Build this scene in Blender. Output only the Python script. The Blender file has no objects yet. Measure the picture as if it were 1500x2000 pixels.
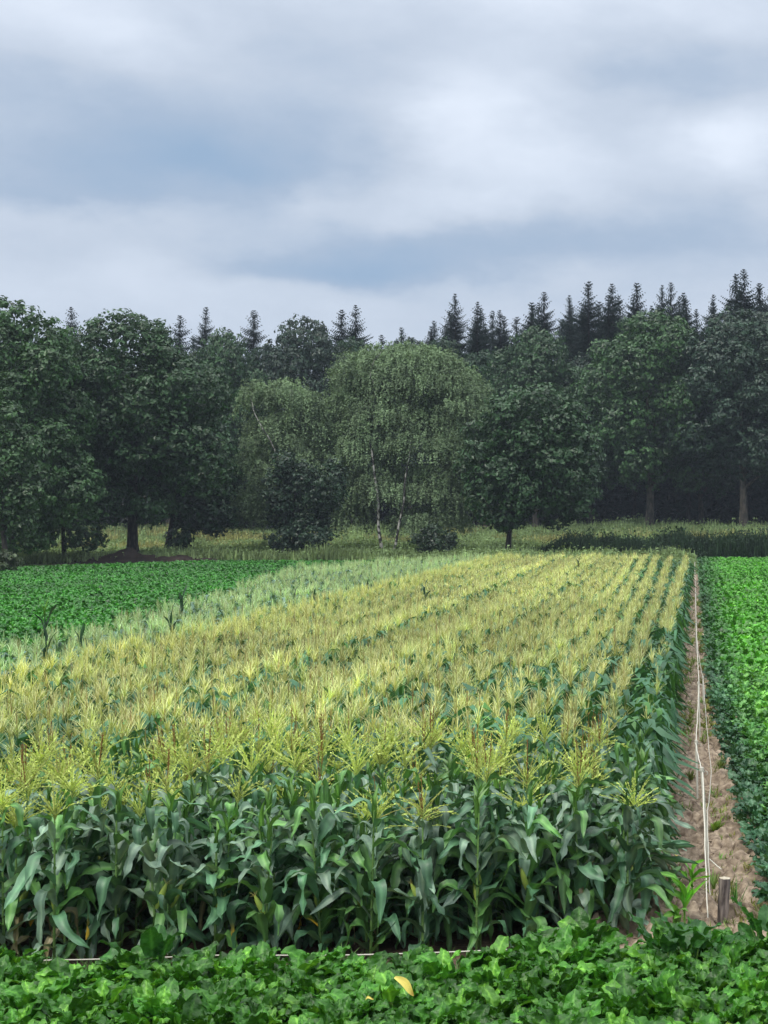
import bpy, math, random
import numpy as np

# ------------------------------------------------------------------ camera, sky, sun, exposure
F = 3300.0          # focal length in photo pixels (photo 1500 x 2000)
VX, HY, EYE = 1356.0, 995.0, 4.0   # rows run along +Y; eye 4 m above the field
scene = bpy.context.scene
C = scene.collection
cam_d = bpy.data.cameras.new('camera'); cam = bpy.data.objects.new('camera', cam_d); C.objects.link(cam)
cam.location = (0, 0, EYE); cam.rotation_euler = (math.radians(90), 0, 0)
cam_d.sensor_width = 36; cam_d.sensor_fit = 'AUTO'; cam_d.lens = 36 * F / 2000
cam_d.shift_x = -(VX - 750) / 2000; cam_d.shift_y = -(1000 - HY) / 2000
cam_d.clip_start = 0.1; cam_d.clip_end = 5000
scene.camera = cam
scene.view_settings.view_transform = 'Standard'; scene.view_settings.look = 'None'
scene.view_settings.gamma = 1.0; scene.view_settings.exposure = 0.0
scene.cycles.max_bounces = 6; scene.cycles.diffuse_bounces = 3; scene.cycles.transparent_max_bounces = 4
scene.cycles.transmission_bounces = 3; scene.cycles.volume_bounces = 0
SUN_EL, SUN_AZ = math.radians(52), math.radians(215)     # azimuth from +Y clockwise (behind the camera, to the left)

def build_world():
    w = bpy.data.worlds.new("World"); scene.world = w; w.use_nodes = True
    nt = w.node_tree; N = nt.nodes; L = nt.links; N.clear()
    def val(x, sock):
        if isinstance(x, (int, float)): sock.default_value = x
        else: L.new(x, sock)
    def M(op, a, b=0.0, c=None):
        n = N.new('ShaderNodeMath'); n.operation = op; val(a, n.inputs[0]); val(b, n.inputs[1])
        if c is not None: val(c, n.inputs[2])
        return n.outputs[0]
    tc = N.new('ShaderNodeTexCoord'); sp = N.new('ShaderNodeSeparateXYZ'); L.new(tc.outputs['Generated'], sp.inputs[0])
    az = M('ARCTAN2', sp.outputs[0], sp.outputs[1]); el = M('ARCSINE', sp.outputs[2])
    cb = N.new('ShaderNodeCombineXYZ'); L.new(M('MULTIPLY', az, 5.0), cb.inputs[0]); L.new(M('MULTIPLY', el, 10.0), cb.inputs[1])
    def noise(scale, det, off, rough=.5):
        ad = N.new('ShaderNodeVectorMath'); ad.operation = 'ADD'; L.new(cb.outputs[0], ad.inputs[0]); ad.inputs[1].default_value = off
        n = N.new('ShaderNodeTexNoise'); n.inputs['Scale'].default_value = scale; n.inputs['Detail'].default_value = det
        n.inputs['Roughness'].default_value = rough; L.new(ad.outputs[0], n.inputs['Vector'])
        return M('SUBTRACT', n.outputs[0], 0.5)
    waz = M('ADD', az, M('MULTIPLY', noise(1.7, 7, (3, 1, 0), .56), 0.13)); wel = M('ADD', el, M('MULTIPLY', noise(1.7, 7, (7, 9, 2), .56), 0.055))
    def blob(px, py, rx, rup, rdn, amp):
        u = (px - VX) / F; v = (HY - py) / F
        a0 = math.atan(u); e0 = math.atan(v / math.hypot(1, u))
        dx = M('DIVIDE', M('SUBTRACT', waz, a0), rx / F)
        d = M('SUBTRACT', wel, e0)
        dy = M('ADD', M('DIVIDE', M('MAXIMUM', d, 0.0), rup / F), M('DIVIDE', M('MAXIMUM', M('MULTIPLY', d, -1.0), 0.0), rdn / F))
        q = M('ADD', M('MULTIPLY', dx, dx), M('MULTIPLY', dy, dy))
        return M('MULTIPLY', M('EXPONENT', M('MULTIPLY', q, -1.0)), amp)
    blobs = [(200, 385, 380, 60, 26, -.30), (480, 350, 200, 60, 30, -.20), (380, 300, 430, 110, 60, -.20), (650, 530, 300, 45, 24, -.34), (980, 490, 400, 60, 50, -.32),
             (1380, 430, 200, 60, 80, -.16), (1330, 140, 250, 50, 45, -.22), (250, 200, 420, 90, 110, -.10), (620, 60, 200, 70, 80, -.10), (40, 410, 120, 30, 16, -.12),
             (930, 230, 150, 100, 130, .34), (1040, 310, 160, 90, 100, .20), (1480, 280, 130, 70, 80, .46), (60, 20, 300, 110, 80, .30), (1080, -20, 600, 80, 70, .36), (260, 90, 120, 60, 50, .10),
             (240, 500, 90, 30, 50, .16), (830, 405, 240, 40, 40, .16), (100, 570, 260, 60, 60, .10), (640, 400, 60, 40, 40, .08)]
    tot = M('ADD', M('MULTIPLY', noise(2.2, 9, (2, 0, 5), .6), .46), .50)
    for b in blobs: tot = M('ADD', tot, blob(*b))
    cr = N.new('ShaderNodeValToRGB'); L.new(tot, cr.inputs[0])
    e = cr.color_ramp; e.elements[0].position = 0.0; e.elements[0].color = (.285, .405, .57, 1)
    e.elements[1].position = 1.0; e.elements[1].color = (.74, .81, .92, 1)
    m = e.elements.new(.48); m.color = (.50, .575, .69, 1)
    m = e.elements.new(.25); m.color = (.365, .46, .60, 1)
    # an overcast sky grows brighter towards the zenith
    up = N.new('ShaderNodeMapRange'); up.interpolation_type = 'SMOOTHSTEP'; L.new(el, up.inputs[0])
    up.inputs[1].default_value = math.radians(20); up.inputs[2].default_value = math.radians(75); up.inputs[3].default_value = 0.0; up.inputs[4].default_value = 1.0
    mx = N.new('ShaderNodeMix'); mx.data_type = 'RGBA'; L.new(up.outputs[0], mx.inputs[0]); L.new(cr.outputs[0], mx.inputs[6]); mx.inputs[7].default_value = (2.1, 2.15, 2.2, 1)
    b1 = N.new('ShaderNodeBackground'); L.new(mx.outputs[2], b1.inputs[0]); b1.inputs[1].default_value = 1.19
    sky = N.new('ShaderNodeTexSky'); sky.sky_type = 'NISHITA'; sky.sun_disc = False; sky.sun_elevation = SUN_EL; sky.sun_rotation = SUN_AZ
    b2 = N.new('ShaderNodeBackground'); L.new(sky.outputs[0], b2.inputs[0]); b2.inputs[1].default_value = 0.05
    ms = N.new('ShaderNodeMixShader'); ms.inputs[0].default_value = 0.06
    L.new(b1.outputs[0], ms.inputs[1]); L.new(b2.outputs[0], ms.inputs[2])
    out = N.new('ShaderNodeOutputWorld'); L.new(ms.outputs[0], out.inputs[0])
build_world()
sd = bpy.data.lights.new('sun', 'SUN'); sun = bpy.data.objects.new('sun', sd); C.objects.link(sun)
sd.energy = 1.9; sd.angle = math.radians(14); sd.color = (1.0, .95, .86)
sun.rotation_euler = (math.radians(90) - SUN_EL, 0, math.pi - SUN_AZ + math.pi * 0)
# point the lamp so that light comes from azimuth SUN_AZ (clockwise from +Y)
from mathutils import Vector
dirv = Vector((math.sin(SUN_AZ) * math.cos(SUN_EL), math.cos(SUN_AZ) * math.cos(SUN_EL), math.sin(SUN_EL)))
sun.rotation_euler = dirv.to_track_quat('Z', 'Y').to_euler()

# ------------------------------------------------------------------ helpers
def sc(D): return F / D                      # photo pixels per metre at distance D
def X_at(px, D): return (px - VX) / sc(D)
def Z_at(py, D): return EYE - (py - HY) / sc(D)
def sstep(a, b, x):
    t = np.clip((x - a) / (b - a), 0, 1); return t * t * (3 - 2 * t)
def ground_z(x, y): return 1.0 * sstep(148, 215, y) + 0.8 * sstep(215, 330, y)

def tag(o, label=None, cat=None, group=None, kind=None):
    if label: o['label'] = label
    if cat: o['category'] = cat
    if group: o['group'] = group
    if kind: o['kind'] = kind
    return o
def empty(name, loc=(0, 0, 0), rz=0.0):
    o = bpy.data.objects.new(name, None); C.objects.link(o); o.location = loc; o.rotation_euler = (0, 0, rz); o.empty_display_size = .2
    return o

class Geo:
    """collects vertex, face and colour arrays and builds them as one mesh"""
    def __init__(s): s.V = []; s.F = []; s.Cc = []; s.n = 0
    def add(s, V, Fc, col):
        V = np.asarray(V, float).reshape(-1, 3); Fc = np.asarray(Fc, int)
        col = np.asarray(col, float)
        if col.ndim == 1: col = np.tile(col[:3], (len(V), 1))
        s.V.append(V); s.F.append(Fc + s.n); s.Cc.append(col); s.n += len(V)
    def arrays(s):
        return np.concatenate(s.V), s.F, np.concatenate(s.Cc)
    def mesh(s, name, mat, smooth=True):
        V = np.concatenate(s.V); Cc = np.concatenate(s.Cc)
        me = bpy.data.meshes.new(name)
        me.vertices.add(len(V)); me.vertices.foreach_set('co', V.astype(np.float32).ravel())
        fl = [f.ravel() for f in s.F]; ln = [np.full(len(f), f.shape[1]) for f in s.F]
        fl = np.concatenate(fl); ln = np.concatenate(ln); st = np.concatenate([[0], np.cumsum(ln)[:-1]])
        me.loops.add(len(fl)); me.loops.foreach_set('vertex_index', fl.astype(np.int32))
        me.polygons.add(len(ln)); me.polygons.foreach_set('loop_start', st.astype(np.int32))
        me.polygons.foreach_set('use_smooth', np.full(len(ln), smooth))
        at = me.attributes.new('col', 'FLOAT_COLOR', 'POINT')
        at.data.foreach_set('color', np.concatenate([Cc, np.ones((len(Cc), 1))], 1).astype(np.float32).ravel())
        me.update(calc_edges=True); me.validate()
        me.materials.append(mat)
        return me
    def obj(s, name, mat, parent=None, smooth=True):
        o = bpy.data.objects.new(name, s.mesh(name, mat, smooth)); C.objects.link(o)
        if parent is not None: o.parent = parent
        return o
def mobj(name, me, parent=None):
    o = bpy.data.objects.new(name, me); C.objects.link(o)
    if parent is not None: o.parent = parent
    return o

def grid_faces(n, m, off=0, closed=False):
    i = np.arange(n - 1)[:, None]; j = np.arange(m if closed else m - 1)[None, :]
    a = i * m + j; b = i * m + (j + 1) % m
    return (np.stack([a, b, b + m, a + m], -1).reshape(-1, 4)) + off
def ribbon(g, P, S, Nn, w, prof, disp, col):
    P = np.asarray(P); n = len(P); m = len(prof)
    V = P[:, None, :] + S[:, None, :] * (w[:, None] * prof[None, :])[:, :, None] + Nn[:, None, :] * disp[:, :, None]
    if np.ndim(col) == 2 and len(col) == n: col = np.repeat(col, m, 0)
    g.add(V, grid_faces(n, m), col)
def tube(g, P, R, col, m=7, cap=True):
    P = np.asarray(P, float); n = len(P); R = np.broadcast_to(R, (n,))
    T = np.gradient(P, axis=0); T /= np.linalg.norm(T, axis=1)[:, None] + 1e-9
    ref = np.array([1., 0, 0]) if abs(T[:, 0]).mean() < .8 else np.array([0, 0, 1.])
    A = np.cross(T, ref); A /= np.linalg.norm(A, axis=1)[:, None] + 1e-9; B = np.cross(T, A)
    th = np.arange(m) * 2 * math.pi / m
    V = P[:, None] + R[:, None, None] * (np.cos(th)[None, :, None] * A[:, None] + np.sin(th)[None, :, None] * B[:, None])
    if np.ndim(col) == 2 and len(col) == n: col2 = np.repeat(col, m, 0)
    else: col2 = np.tile(np.asarray(col)[:3], (n * m, 1))
    g.add(V, grid_faces(n, m, closed=True), col2)
    if cap:
        g.add(V[-1], [list(range(m))], col2[-m:]); g.add(V[0][::-1], [list(range(m))], col2[:m])
def scatter(g, tmpl, pos, rot, scl, tint=None, lean=None):
    """many copies of a template into one Geo"""
    V, Fs, Cc = tmpl; N = len(pos); n = len(V)
    if N == 0: return
    c, s = np.cos(rot)[:, None], np.sin(rot)[:, None]; k = np.asarray(scl).reshape(N, -1)
    kx = k[:, :1]; kz = k[:, -1:]
    x = (V[None, :, 0] * c - V[None, :, 1] * s) * kx; y = (V[None, :, 0] * s + V[None, :, 1] * c) * kx; z = V[None, :, 2] * kz
    if lean is not None: x = x + z * lean[:, :1]; y = y + z * lean[:, 1:]
    W = np.stack([x + pos[:, :1], y + pos[:, 1:2], z + pos[:, 2:]], -1).reshape(-1, 3)
    CC = np.repeat(Cc[None], N, 0)
    if tint is not None: CC = CC * tint[:, None, :]
    base = g.n
    g.V.append(W); g.Cc.append(CC.reshape(-1, 3)); g.n += len(W)
    for f in Fs:
        g.F.append((f[None] + (np.arange(N) * n)[:, None, None]).reshape(-1, f.shape[1]) + base)

# ------------------------------------------------------------------ materials
def new_mat(name):
    m = bpy.data.materials.new(name); m.use_nodes = True; nt = m.node_tree; nt.nodes.clear(); return m, nt.nodes, nt.links
def leaf_mat(name, rough=.5, spec=.5, transl=.25, var=.25, nscale=9.0, objvar=.25, bump=0.0):
    m, N, L = new_mat(name)
    a = N.new('ShaderNodeAttribute'); a.attribute_name = 'col'
    geo = N.new('ShaderNodeNewGeometry'); nz = N.new('ShaderNodeTexNoise'); nz.inputs['Scale'].default_value = nscale; nz.inputs['Detail'].default_value = 3
    L.new(geo.outputs['Position'], nz.inputs['Vector'])
    mr = N.new('ShaderNodeMapRange'); L.new(nz.outputs[0], mr.inputs[0]); mr.inputs[1].default_value = .25; mr.inputs[2].default_value = .75; mr.inputs[3].default_value = 1 - var; mr.inputs[4].default_value = 1 + var
    oi = N.new('ShaderNodeObjectInfo'); mo = N.new('ShaderNodeMapRange'); L.new(oi.outputs['Random'], mo.inputs[0]); mo.inputs[3].default_value = 1 - objvar; mo.inputs[4].default_value = 1 + objvar
    mm = N.new('ShaderNodeMath'); mm.operation = 'MULTIPLY'; L.new(mr.outputs[0], mm.inputs[0]); L.new(mo.outputs[0], mm.inputs[1])
    vs = N.new('ShaderNodeVectorMath'); vs.operation = 'SCALE'; L.new(a.outputs['Color'], vs.inputs[0]); L.new(mm.outputs[0], vs.inputs['Scale'])
    p = N.new('ShaderNodeBsdfPrincipled'); L.new(vs.outputs[0], p.inputs['Base Color']); p.inputs['Roughness'].default_value = rough; p.inputs['Specular IOR Level'].default_value = spec
    if bump:
        nb = N.new('ShaderNodeTexNoise'); nb.inputs['Scale'].default_value = 55; nb.inputs['Detail'].default_value = 2; L.new(geo.outputs['Position'], nb.inputs['Vector'])
        b = N.new('ShaderNodeBump'); b.inputs['Strength'].default_value = bump; b.inputs['Distance'].default_value = .01; L.new(nb.outputs[0], b.inputs['Height']); L.new(b.outputs[0], p.inputs['Normal'])
    out = N.new('ShaderNodeOutputMaterial')
    if transl:
        t = N.new('ShaderNodeBsdfTranslucent'); yl = N.new('ShaderNodeMix'); yl.data_type = 'RGBA'; yl.blend_type = 'MULTIPLY'; yl.inputs[0].default_value = 1
        L.new(vs.outputs[0], yl.inputs[6]); yl.inputs[7].default_value = (1.3, 1.25, .5, 1); L.new(yl.outputs[2], t.inputs[0])
        ms = N.new('ShaderNodeMixShader'); ms.inputs[0].default_value = transl; L.new(p.outputs[0], ms.inputs[1]); L.new(t.outputs[0], ms.inputs[2]); L.new(ms.outputs[0], out.inputs[0])
    else: L.new(p.outputs[0], out.inputs[0])
    return m
def bark_mat(name, c1, c2, scale=6, zs=.3, rough=.9, lo=.45, hi=.6):
    m, N, L = new_mat(name)
    tc = N.new('ShaderNodeTexCoord'); mp = N.new('ShaderNodeMapping'); mp.inputs['Scale'].default_value = (1, 1, zs); L.new(tc.outputs['Object'], mp.inputs[0])
    nz = N.new('ShaderNodeTexNoise'); nz.inputs['Scale'].default_value = scale; nz.inputs['Detail'].default_value = 5; L.new(mp.outputs[0], nz.inputs['Vector'])
    cr = N.new('ShaderNodeValToRGB'); cr.color_ramp.elements[0].position = lo; cr.color_ramp.elements[0].color = (*c1, 1); cr.color_ramp.elements[1].position = hi; cr.color_ramp.elements[1].color = (*c2, 1)
    L.new(nz.outputs[0], cr.inputs[0])
    p = N.new('ShaderNodeBsdfPrincipled'); p.inputs['Roughness'].default_value = rough; L.new(cr.outputs[0], p.inputs['Base Color'])
    b = N.new('ShaderNodeBump'); b.inputs['Strength'].default_value = .5; b.inputs['Distance'].default_value = .03; L.new(nz.outputs[0], b.inputs['Height']); L.new(b.outputs[0], p.inputs['Normal'])
    out = N.new('ShaderNodeOutputMaterial'); L.new(p.outputs[0], out.inputs[0]); return m
def soil_mat(name, cA, cB, cC, s1=3.0, s2=25.0, bump=.6, far=None):
    m, N, L = new_mat(name)
    geo = N.new('ShaderNodeNewGeometry')
    n1 = N.new('ShaderNodeTexNoise'); n1.inputs['Scale'].default_value = s1; n1.inputs['Detail'].default_value = 6; L.new(geo.outputs['Position'], n1.inputs['Vector'])
    n2 = N.new('ShaderNodeTexNoise'); n2.inputs['Scale'].default_value = s2; n2.inputs['Detail'].default_value = 4; L.new(geo.outputs['Position'], n2.inputs['Vector'])
    cr = N.new('ShaderNodeValToRGB'); L.new(n1.outputs[0], cr.inputs[0]); cr.color_ramp.elements[0].position = .35; cr.color_ramp.elements[0].color = (*cA, 1); cr.color_ramp.elements[1].position = .65; cr.color_ramp.elements[1].color = (*cB, 1)
    cr2 = N.new('ShaderNodeValToRGB'); L.new(n2.outputs[0], cr2.inputs[0]); cr2.color_ramp.elements[0].position = .35; cr2.color_ramp.elements[0].color = (0, 0, 0, 1); cr2.color_ramp.elements[1].position = .7
    mx = N.new('ShaderNodeMix'); mx.data_type = 'RGBA'; L.new(cr2.outputs[0], mx.inputs[0]); L.new(cr.outputs[0], mx.inputs[6]); mx.inputs[7].default_value = (*cC, 1)
    colr = mx.outputs[2]
    if far:
        sp = N.new('ShaderNodeSeparateXYZ'); L.new(geo.outputs['Position'], sp.inputs[0])
        mr = N.new('ShaderNodeMapRange'); L.new(sp.outputs[1], mr.inputs[0]); mr.inputs[1].default_value = 93; mr.inputs[2].default_value = 100
        m2 = N.new('ShaderNodeMix'); m2.data_type = 'RGBA'; L.new(mr.outputs[0], m2.inputs[0]); L.new(colr, m2.inputs[6])
        cr3 = N.new('ShaderNodeValToRGB'); n3 = N.new('ShaderNodeTexNoise'); n3.inputs['Scale'].default_value = .25; n3.inputs['Detail'].default_value = 6; L.new(geo.outputs['Position'], n3.inputs['Vector']); L.new(n3.outputs[0], cr3.inputs[0])
        cr3.color_ramp.elements[0].position = .35; cr3.color_ramp.elements[0].color = (*far[0], 1); cr3.color_ramp.elements[1].position = .65; cr3.color_ramp.elements[1].color = (*far[1], 1)
        L.new(cr3.outputs[0], m2.inputs[7]); colr = m2.outputs[2]
    p = N.new('ShaderNodeBsdfPrincipled'); p.inputs['Roughness'].default_value = .95; p.inputs['Specular IOR Level'].default_value = .2; L.new(colr, p.inputs['Base Color'])
    b = N.new('ShaderNodeBump'); b.inputs['Strength'].default_value = bump; b.inputs['Distance'].default_value = .02; L.new(n2.outputs[0], b.inputs['Height']); L.new(b.outputs[0], p.inputs['Normal'])
    out = N.new('ShaderNodeOutputMaterial'); L.new(p.outputs[0], out.inputs[0]); return m

M_corn = leaf_mat('corn_leaf', .50, .75, .14, .3, 9, .3)
M_tassel = leaf_mat('tassel', .7, .2, .25, .15, 8, .15)
M_stalk = leaf_mat('stalk', .5, .4, 0, .2, 12, .15)
M_beet = leaf_mat('beet_leaf', .38, .42, .22, .3, 9, .3, bump=.5)
M_field = leaf_mat('field_leaf', .42, .5, .18, .22, 1.3, 0)
M_cornfield = leaf_mat('corn_field', .5, .4, .18, .14, .8, 0)
M_tree = leaf_mat('tree_leaf', .42, .5, .15, .3, .5, .12)
M_birch = leaf_mat('birch_leaf', .6, .3, .10, .25, .5, 0)
M_needle = leaf_mat('needles', .6, .3, .05, .25, .8, .2)
M_grass = leaf_mat('grass', .7, .2, .2, .3, .35, 0)
M_bark = bark_mat('bark', (.018, .014, .012), (.06, .05, .04))
M_barkpale = bark_mat('pale_bark', (.035, .03, .025), (.10, .085, .065))
M_birchbark = bark_mat('birch_bark', (.03, .027, .025), (.42, .41, .37), 3.0, .9, .7, .47, .56)
M_post = bark_mat('weathered_wood', (.055, .042, .04), (.34, .28, .25), 18, .16, .9, .36, .64)
M_cut = bark_mat('sawn_wood', (.42, .37, .27), (.62, .57, .44), 30, 1, .8)
M_rope = leaf_mat('white_rope', .6, .3, 0, .08, 20, 0)
M_ground = soil_mat('ground', (.15, .10, .07), (.26, .19, .13), (.09, .065, .05), far=((.08, .12, .04), (.15, .17, .07)))
M_path = soil_mat('path_soil', (.29, .225, .16), (.46, .37, .275), (.13, .095, .07), 2.2, 14, 1.0)
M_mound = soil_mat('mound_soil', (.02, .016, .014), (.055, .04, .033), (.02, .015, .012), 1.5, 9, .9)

rng = np.random.default_rng(7)
# ------------------------------------------------------------------ ground
def vnoise(x, y, scale, seed):
    """smooth value noise in numpy"""
    r = np.random.default_rng(seed); T = r.random((64, 64))
    u = x / scale + 1000; v = y / scale + 1000; i = np.floor(u).astype(int); j = np.floor(v).astype(int)
    fu = u - i; fv = v - j; fu = fu * fu * (3 - 2 * fu); fv = fv * fv * (3 - 2 * fv)
    a = T[i % 64, j % 64]; b = T[(i + 1) % 64, j % 64]; c = T[i % 64, (j + 1) % 64]; d = T[(i + 1) % 64, (j + 1) % 64]
    return (a * (1 - fu) + b * fu) * (1 - fv) + (c * (1 - fu) + d * fu) * fv

def ground():
    xs = np.concatenate([np.linspace(-1500, -130, 12), np.linspace(-120, 90, 43), np.linspace(100, 1500, 12)])
    ys = np.concatenate([np.linspace(-300, 0, 6), np.linspace(8, 340, 84), np.linspace(380, 3000, 14)])
    Xg, Yg = np.meshgrid(xs, ys); Z = ground_z(Xg, Yg) + .08 * (vnoise(Xg, Yg, 9, 3) - .5) * sstep(100, 130, Yg)
    g = Geo(); g.add(np.stack([Xg, Yg, Z], -1), grid_faces(len(ys), len(xs)), (.2, .15, .1))
    tag(g.obj('ground', M_ground), kind='structure')
    # bare trodden strip between corn and beets, with footprints and clods as real relief
    xs = np.arange(-.95, 1.45, .016); ys = np.concatenate([np.arange(13.8, 24, .018), np.arange(24, 40, .06), np.arange(40, 100, .25)])
    Xg, Yg = np.meshgrid(xs, ys)
    Z = .006 + .034 * sstep(.36, .50, vnoise(Xg, Yg * 1.0, .085, 5)) + .035 * sstep(.35, .6, vnoise(Xg, Yg, .17, 6)) + .010 * vnoise(Xg, Yg, .04, 8) + .03 * vnoise(Xg, Yg, .5, 9)
    cl = np.clip(vnoise(Xg, Yg, .13, 15) - .55, 0, 1) * .34; Z = Z + cl - .035 * np.exp(-((Xg - .2) / .16) ** 2)
    Z = np.maximum(Z, .006)
    g = Geo(); g.add(np.stack([Xg, Yg, Z], -1), grid_faces(len(ys), len(xs)), (.2, .15, .1))
    tag(g.obj('path', M_path), kind='structure')
    g = Geo()
    for i in range(6000):
        y = 14.2 + 18 * rng.random() ** 1.5; x = rng.uniform(-.7, 1.2); r = rng.uniform(.007, .03) * (.6 if rng.random() < .7 else 1)
        th = rng.random(6) * .8 + .6
        V = [(0, 0, .9)] + [(math.cos(k * math.pi / 3) * th[k], math.sin(k * math.pi / 3) * th[k], .1 * rng.random()) for k in range(6)] + [(0, 0, -.6)]
        V = np.array(V) * r * np.array([1.2, 1, .8]) + (x, y, .045)
        Fc = [(0, 1 + k, 1 + (k + 1) % 6) for k in range(6)] + [(7, 1 + (k + 1) % 6, 1 + k) for k in range(6)]
        g.add(V, Fc, (.3, .2, .15))
    tag(g.obj('soil_crumbs', M_path, smooth=False), 'crumbly brown clods scattered over the bare soil strip', 'soil', kind='stuff')
ground()

# ------------------------------------------------------------------ corn plants
DARK = np.array([.068, .172, .084]); MIDG = np.array([.080, .20, .050]); FRESH = np.array([.10, .24, .035])
def corn_leaf(g, r, z0, az, Ln, W, th0, th1, bend, col, nseg=9, m=5, tipcol=None, wave=.02):
    t = np.linspace(0, 1, nseg); th = np.radians(th0 + (th1 - th0) * sstep(bend - .17, bend + .17, t))
    side = r.uniform(-1.3, 1.3)                         # the blade also swings sideways
    azv = az + side * sstep(.15, 1, t) + r.uniform(-.25, .25) * np.sin(t * 9)
    d = np.stack([np.cos(th) * np.cos(azv), np.cos(th) * np.sin(azv), np.sin(th)], -1) * (Ln / (nseg - 1))
    P = np.cumsum(d, 0) - d[0] + np.array([0, 0, z0])
    T = d / np.linalg.norm(d, axis=1)[:, None]
    S = np.stack([-np.sin(azv), np.cos(azv), 0 * azv], -1)
    Nn = np.cross(T, S)
    tw = r.uniform(-1.6, 1.6) * sstep(.15, 1, t)         # twist
    S2 = S * np.cos(tw)[:, None] + Nn * np.sin(tw)[:, None]; N2 = np.cross(T, S2)
    w = W * .5 * np.minimum(1, .45 + 2.6 * t) * np.clip(1 - t ** 2.1, 0, 1) ** .75 + .001
    prof = np.linspace(-1, 1, m)
    ph = r.uniform(0, 6.28, 2)
    disp = (np.abs(prof)[None, :] * .35 * w[:, None]) * 1.0
    ed = np.sign(prof) * np.abs(prof) ** 2
    disp = disp + wave * (ed[None, :] * (np.sin(t[:, None] * 15 + np.where(prof[None, :] > 0, ph[0], ph[1])) + .5 * np.sin(t[:, None] * 31 + np.where(prof[None, :] > 0, ph[1], ph[0]))))
    cc = np.tile(col, (nseg, 1))
    if tipcol is not None: k = sstep(.68, .9, t)[:, None]; cc = cc * (1 - k) + np.array(tipcol) * k
    cc = np.repeat(cc, m, 0)
    mid = np.tile(np.abs(prof) < .1, nseg)
    if m >= 5: cc[mid] = cc[mid] * np.array([1.7, 1.55, 1.5])
    V = P[:, None, :] + S2[:, None, :] * (w[:, None] * prof[None, :])[:, :, None] + N2[:, None, :] * disp[:, :, None]
    g.add(V, grid_faces(nseg, m), cc)
def tassel(g, r, z0, size=1.0, nb=14, detail=2, col=None, brown=.4):
    col = np.array([.62, .62, .255]) if col is None else np.array(col)
    spike = col * (1 - brown) + np.array([.38, .28, .12]) * brown
    h = .30 * size * r.uniform(.85, 1.3); lean = r.normal(0, .06, 2)
    def branch(az, el0, el1, Ln, w, c, nseg, spk, zb):
        spk = int(spk * 1.5)
        t = np.linspace(0, 1, nseg); el = np.radians(el0 + (el1 - el0) * t)
        d = np.stack([np.cos(el) * math.cos(az), np.cos(el) * math.sin(az), np.sin(el)], -1) * (Ln / (nseg - 1))
        P = np.cumsum(d, 0) - d[0] + np.array([lean[0] * (zb - z0), lean[1] * (zb - z0), zb])
        if detail >= 2:
            tube(g, P, w * (1 - .6 * t), c, 3, False)
            for k in range(spk):
                q = r.uniform(.12, 1); i = q * (nseg - 1); i0 = min(int(i), nseg - 2); p = P[i0] + (P[i0 + 1] - P[i0]) * (i - i0)
                v = np.array([r.normal(), r.normal(), r.normal() - .3]); v /= np.linalg.norm(v); v = (v * .55 + d[i0] / np.linalg.norm(d[i0])) * r.uniform(.020, .036)
                s_ = np.cross(v, r.normal(size=3)); s_ = s_ / (np.linalg.norm(s_) + 1e-6) * .0068
                g.add([p, p + v * .5 + s_, p + v, p + v * .5 - s_], [(0, 1, 2, 3)], c * r.uniform(.75, 1.25))
        else:
            S = np.array([-math.sin(az), math.cos(az), 0.0]); S = np.tile(S, (nseg, 1))
            if r.random() < .5: S = np.cross(S, d[0] / np.linalg.norm(d[0])[None]) if False else S
            ribbon(g, P, S, S * 0, w * (1 - .7 * t), np.array([-1., 1.]), np.zeros((nseg, 2)), c)
    if detail >= 2:
        sk = spike if r.random() < .55 else np.array([.28, .17, .06])
        branch(r.uniform(0, 6.28), 88, 86, h + .06, .0065, sk, 6, 16, z0)
        if r.random() < .5: branch(r.uniform(0, 6.28), 80, 86, h + .02, .0065, sk, 6, 12, z0)
    else:
        sc_ = np.array([.30, .20, .08]) if r.random() < .38 else spike
        branch(0, 88, 87, h * .8 + .05, .007, sc_, 2, 0, z0); branch(1.57, 88, 87, h * .8 + .05, .007, sc_, 2, 0, z0)
    for k in range(nb):
        q = k / nb; az = k * 2.4 + r.uniform(-.4, .4)
        e0 = r.uniform(38, 82); e1 = e0 - r.uniform(10, 70) * (1.1 - q)
        if detail < 2: e0 = r.uniform(48, 88); e1 = e0 - r.uniform(0, 45)
        c = col * r.uniform(.8, 1.2)
        if r.random() < brown * .35: c = spike
        branch(az, e0, e1, size * (r.uniform(.19, .31) if detail > 1 else r.uniform(.13, .23)), .0052 if detail >= 2 else (.0062 if detail == 1 else .010), c, 5 if detail >= 2 else (3 if detail == 1 else 2), 12, z0 + q * .09)

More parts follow.
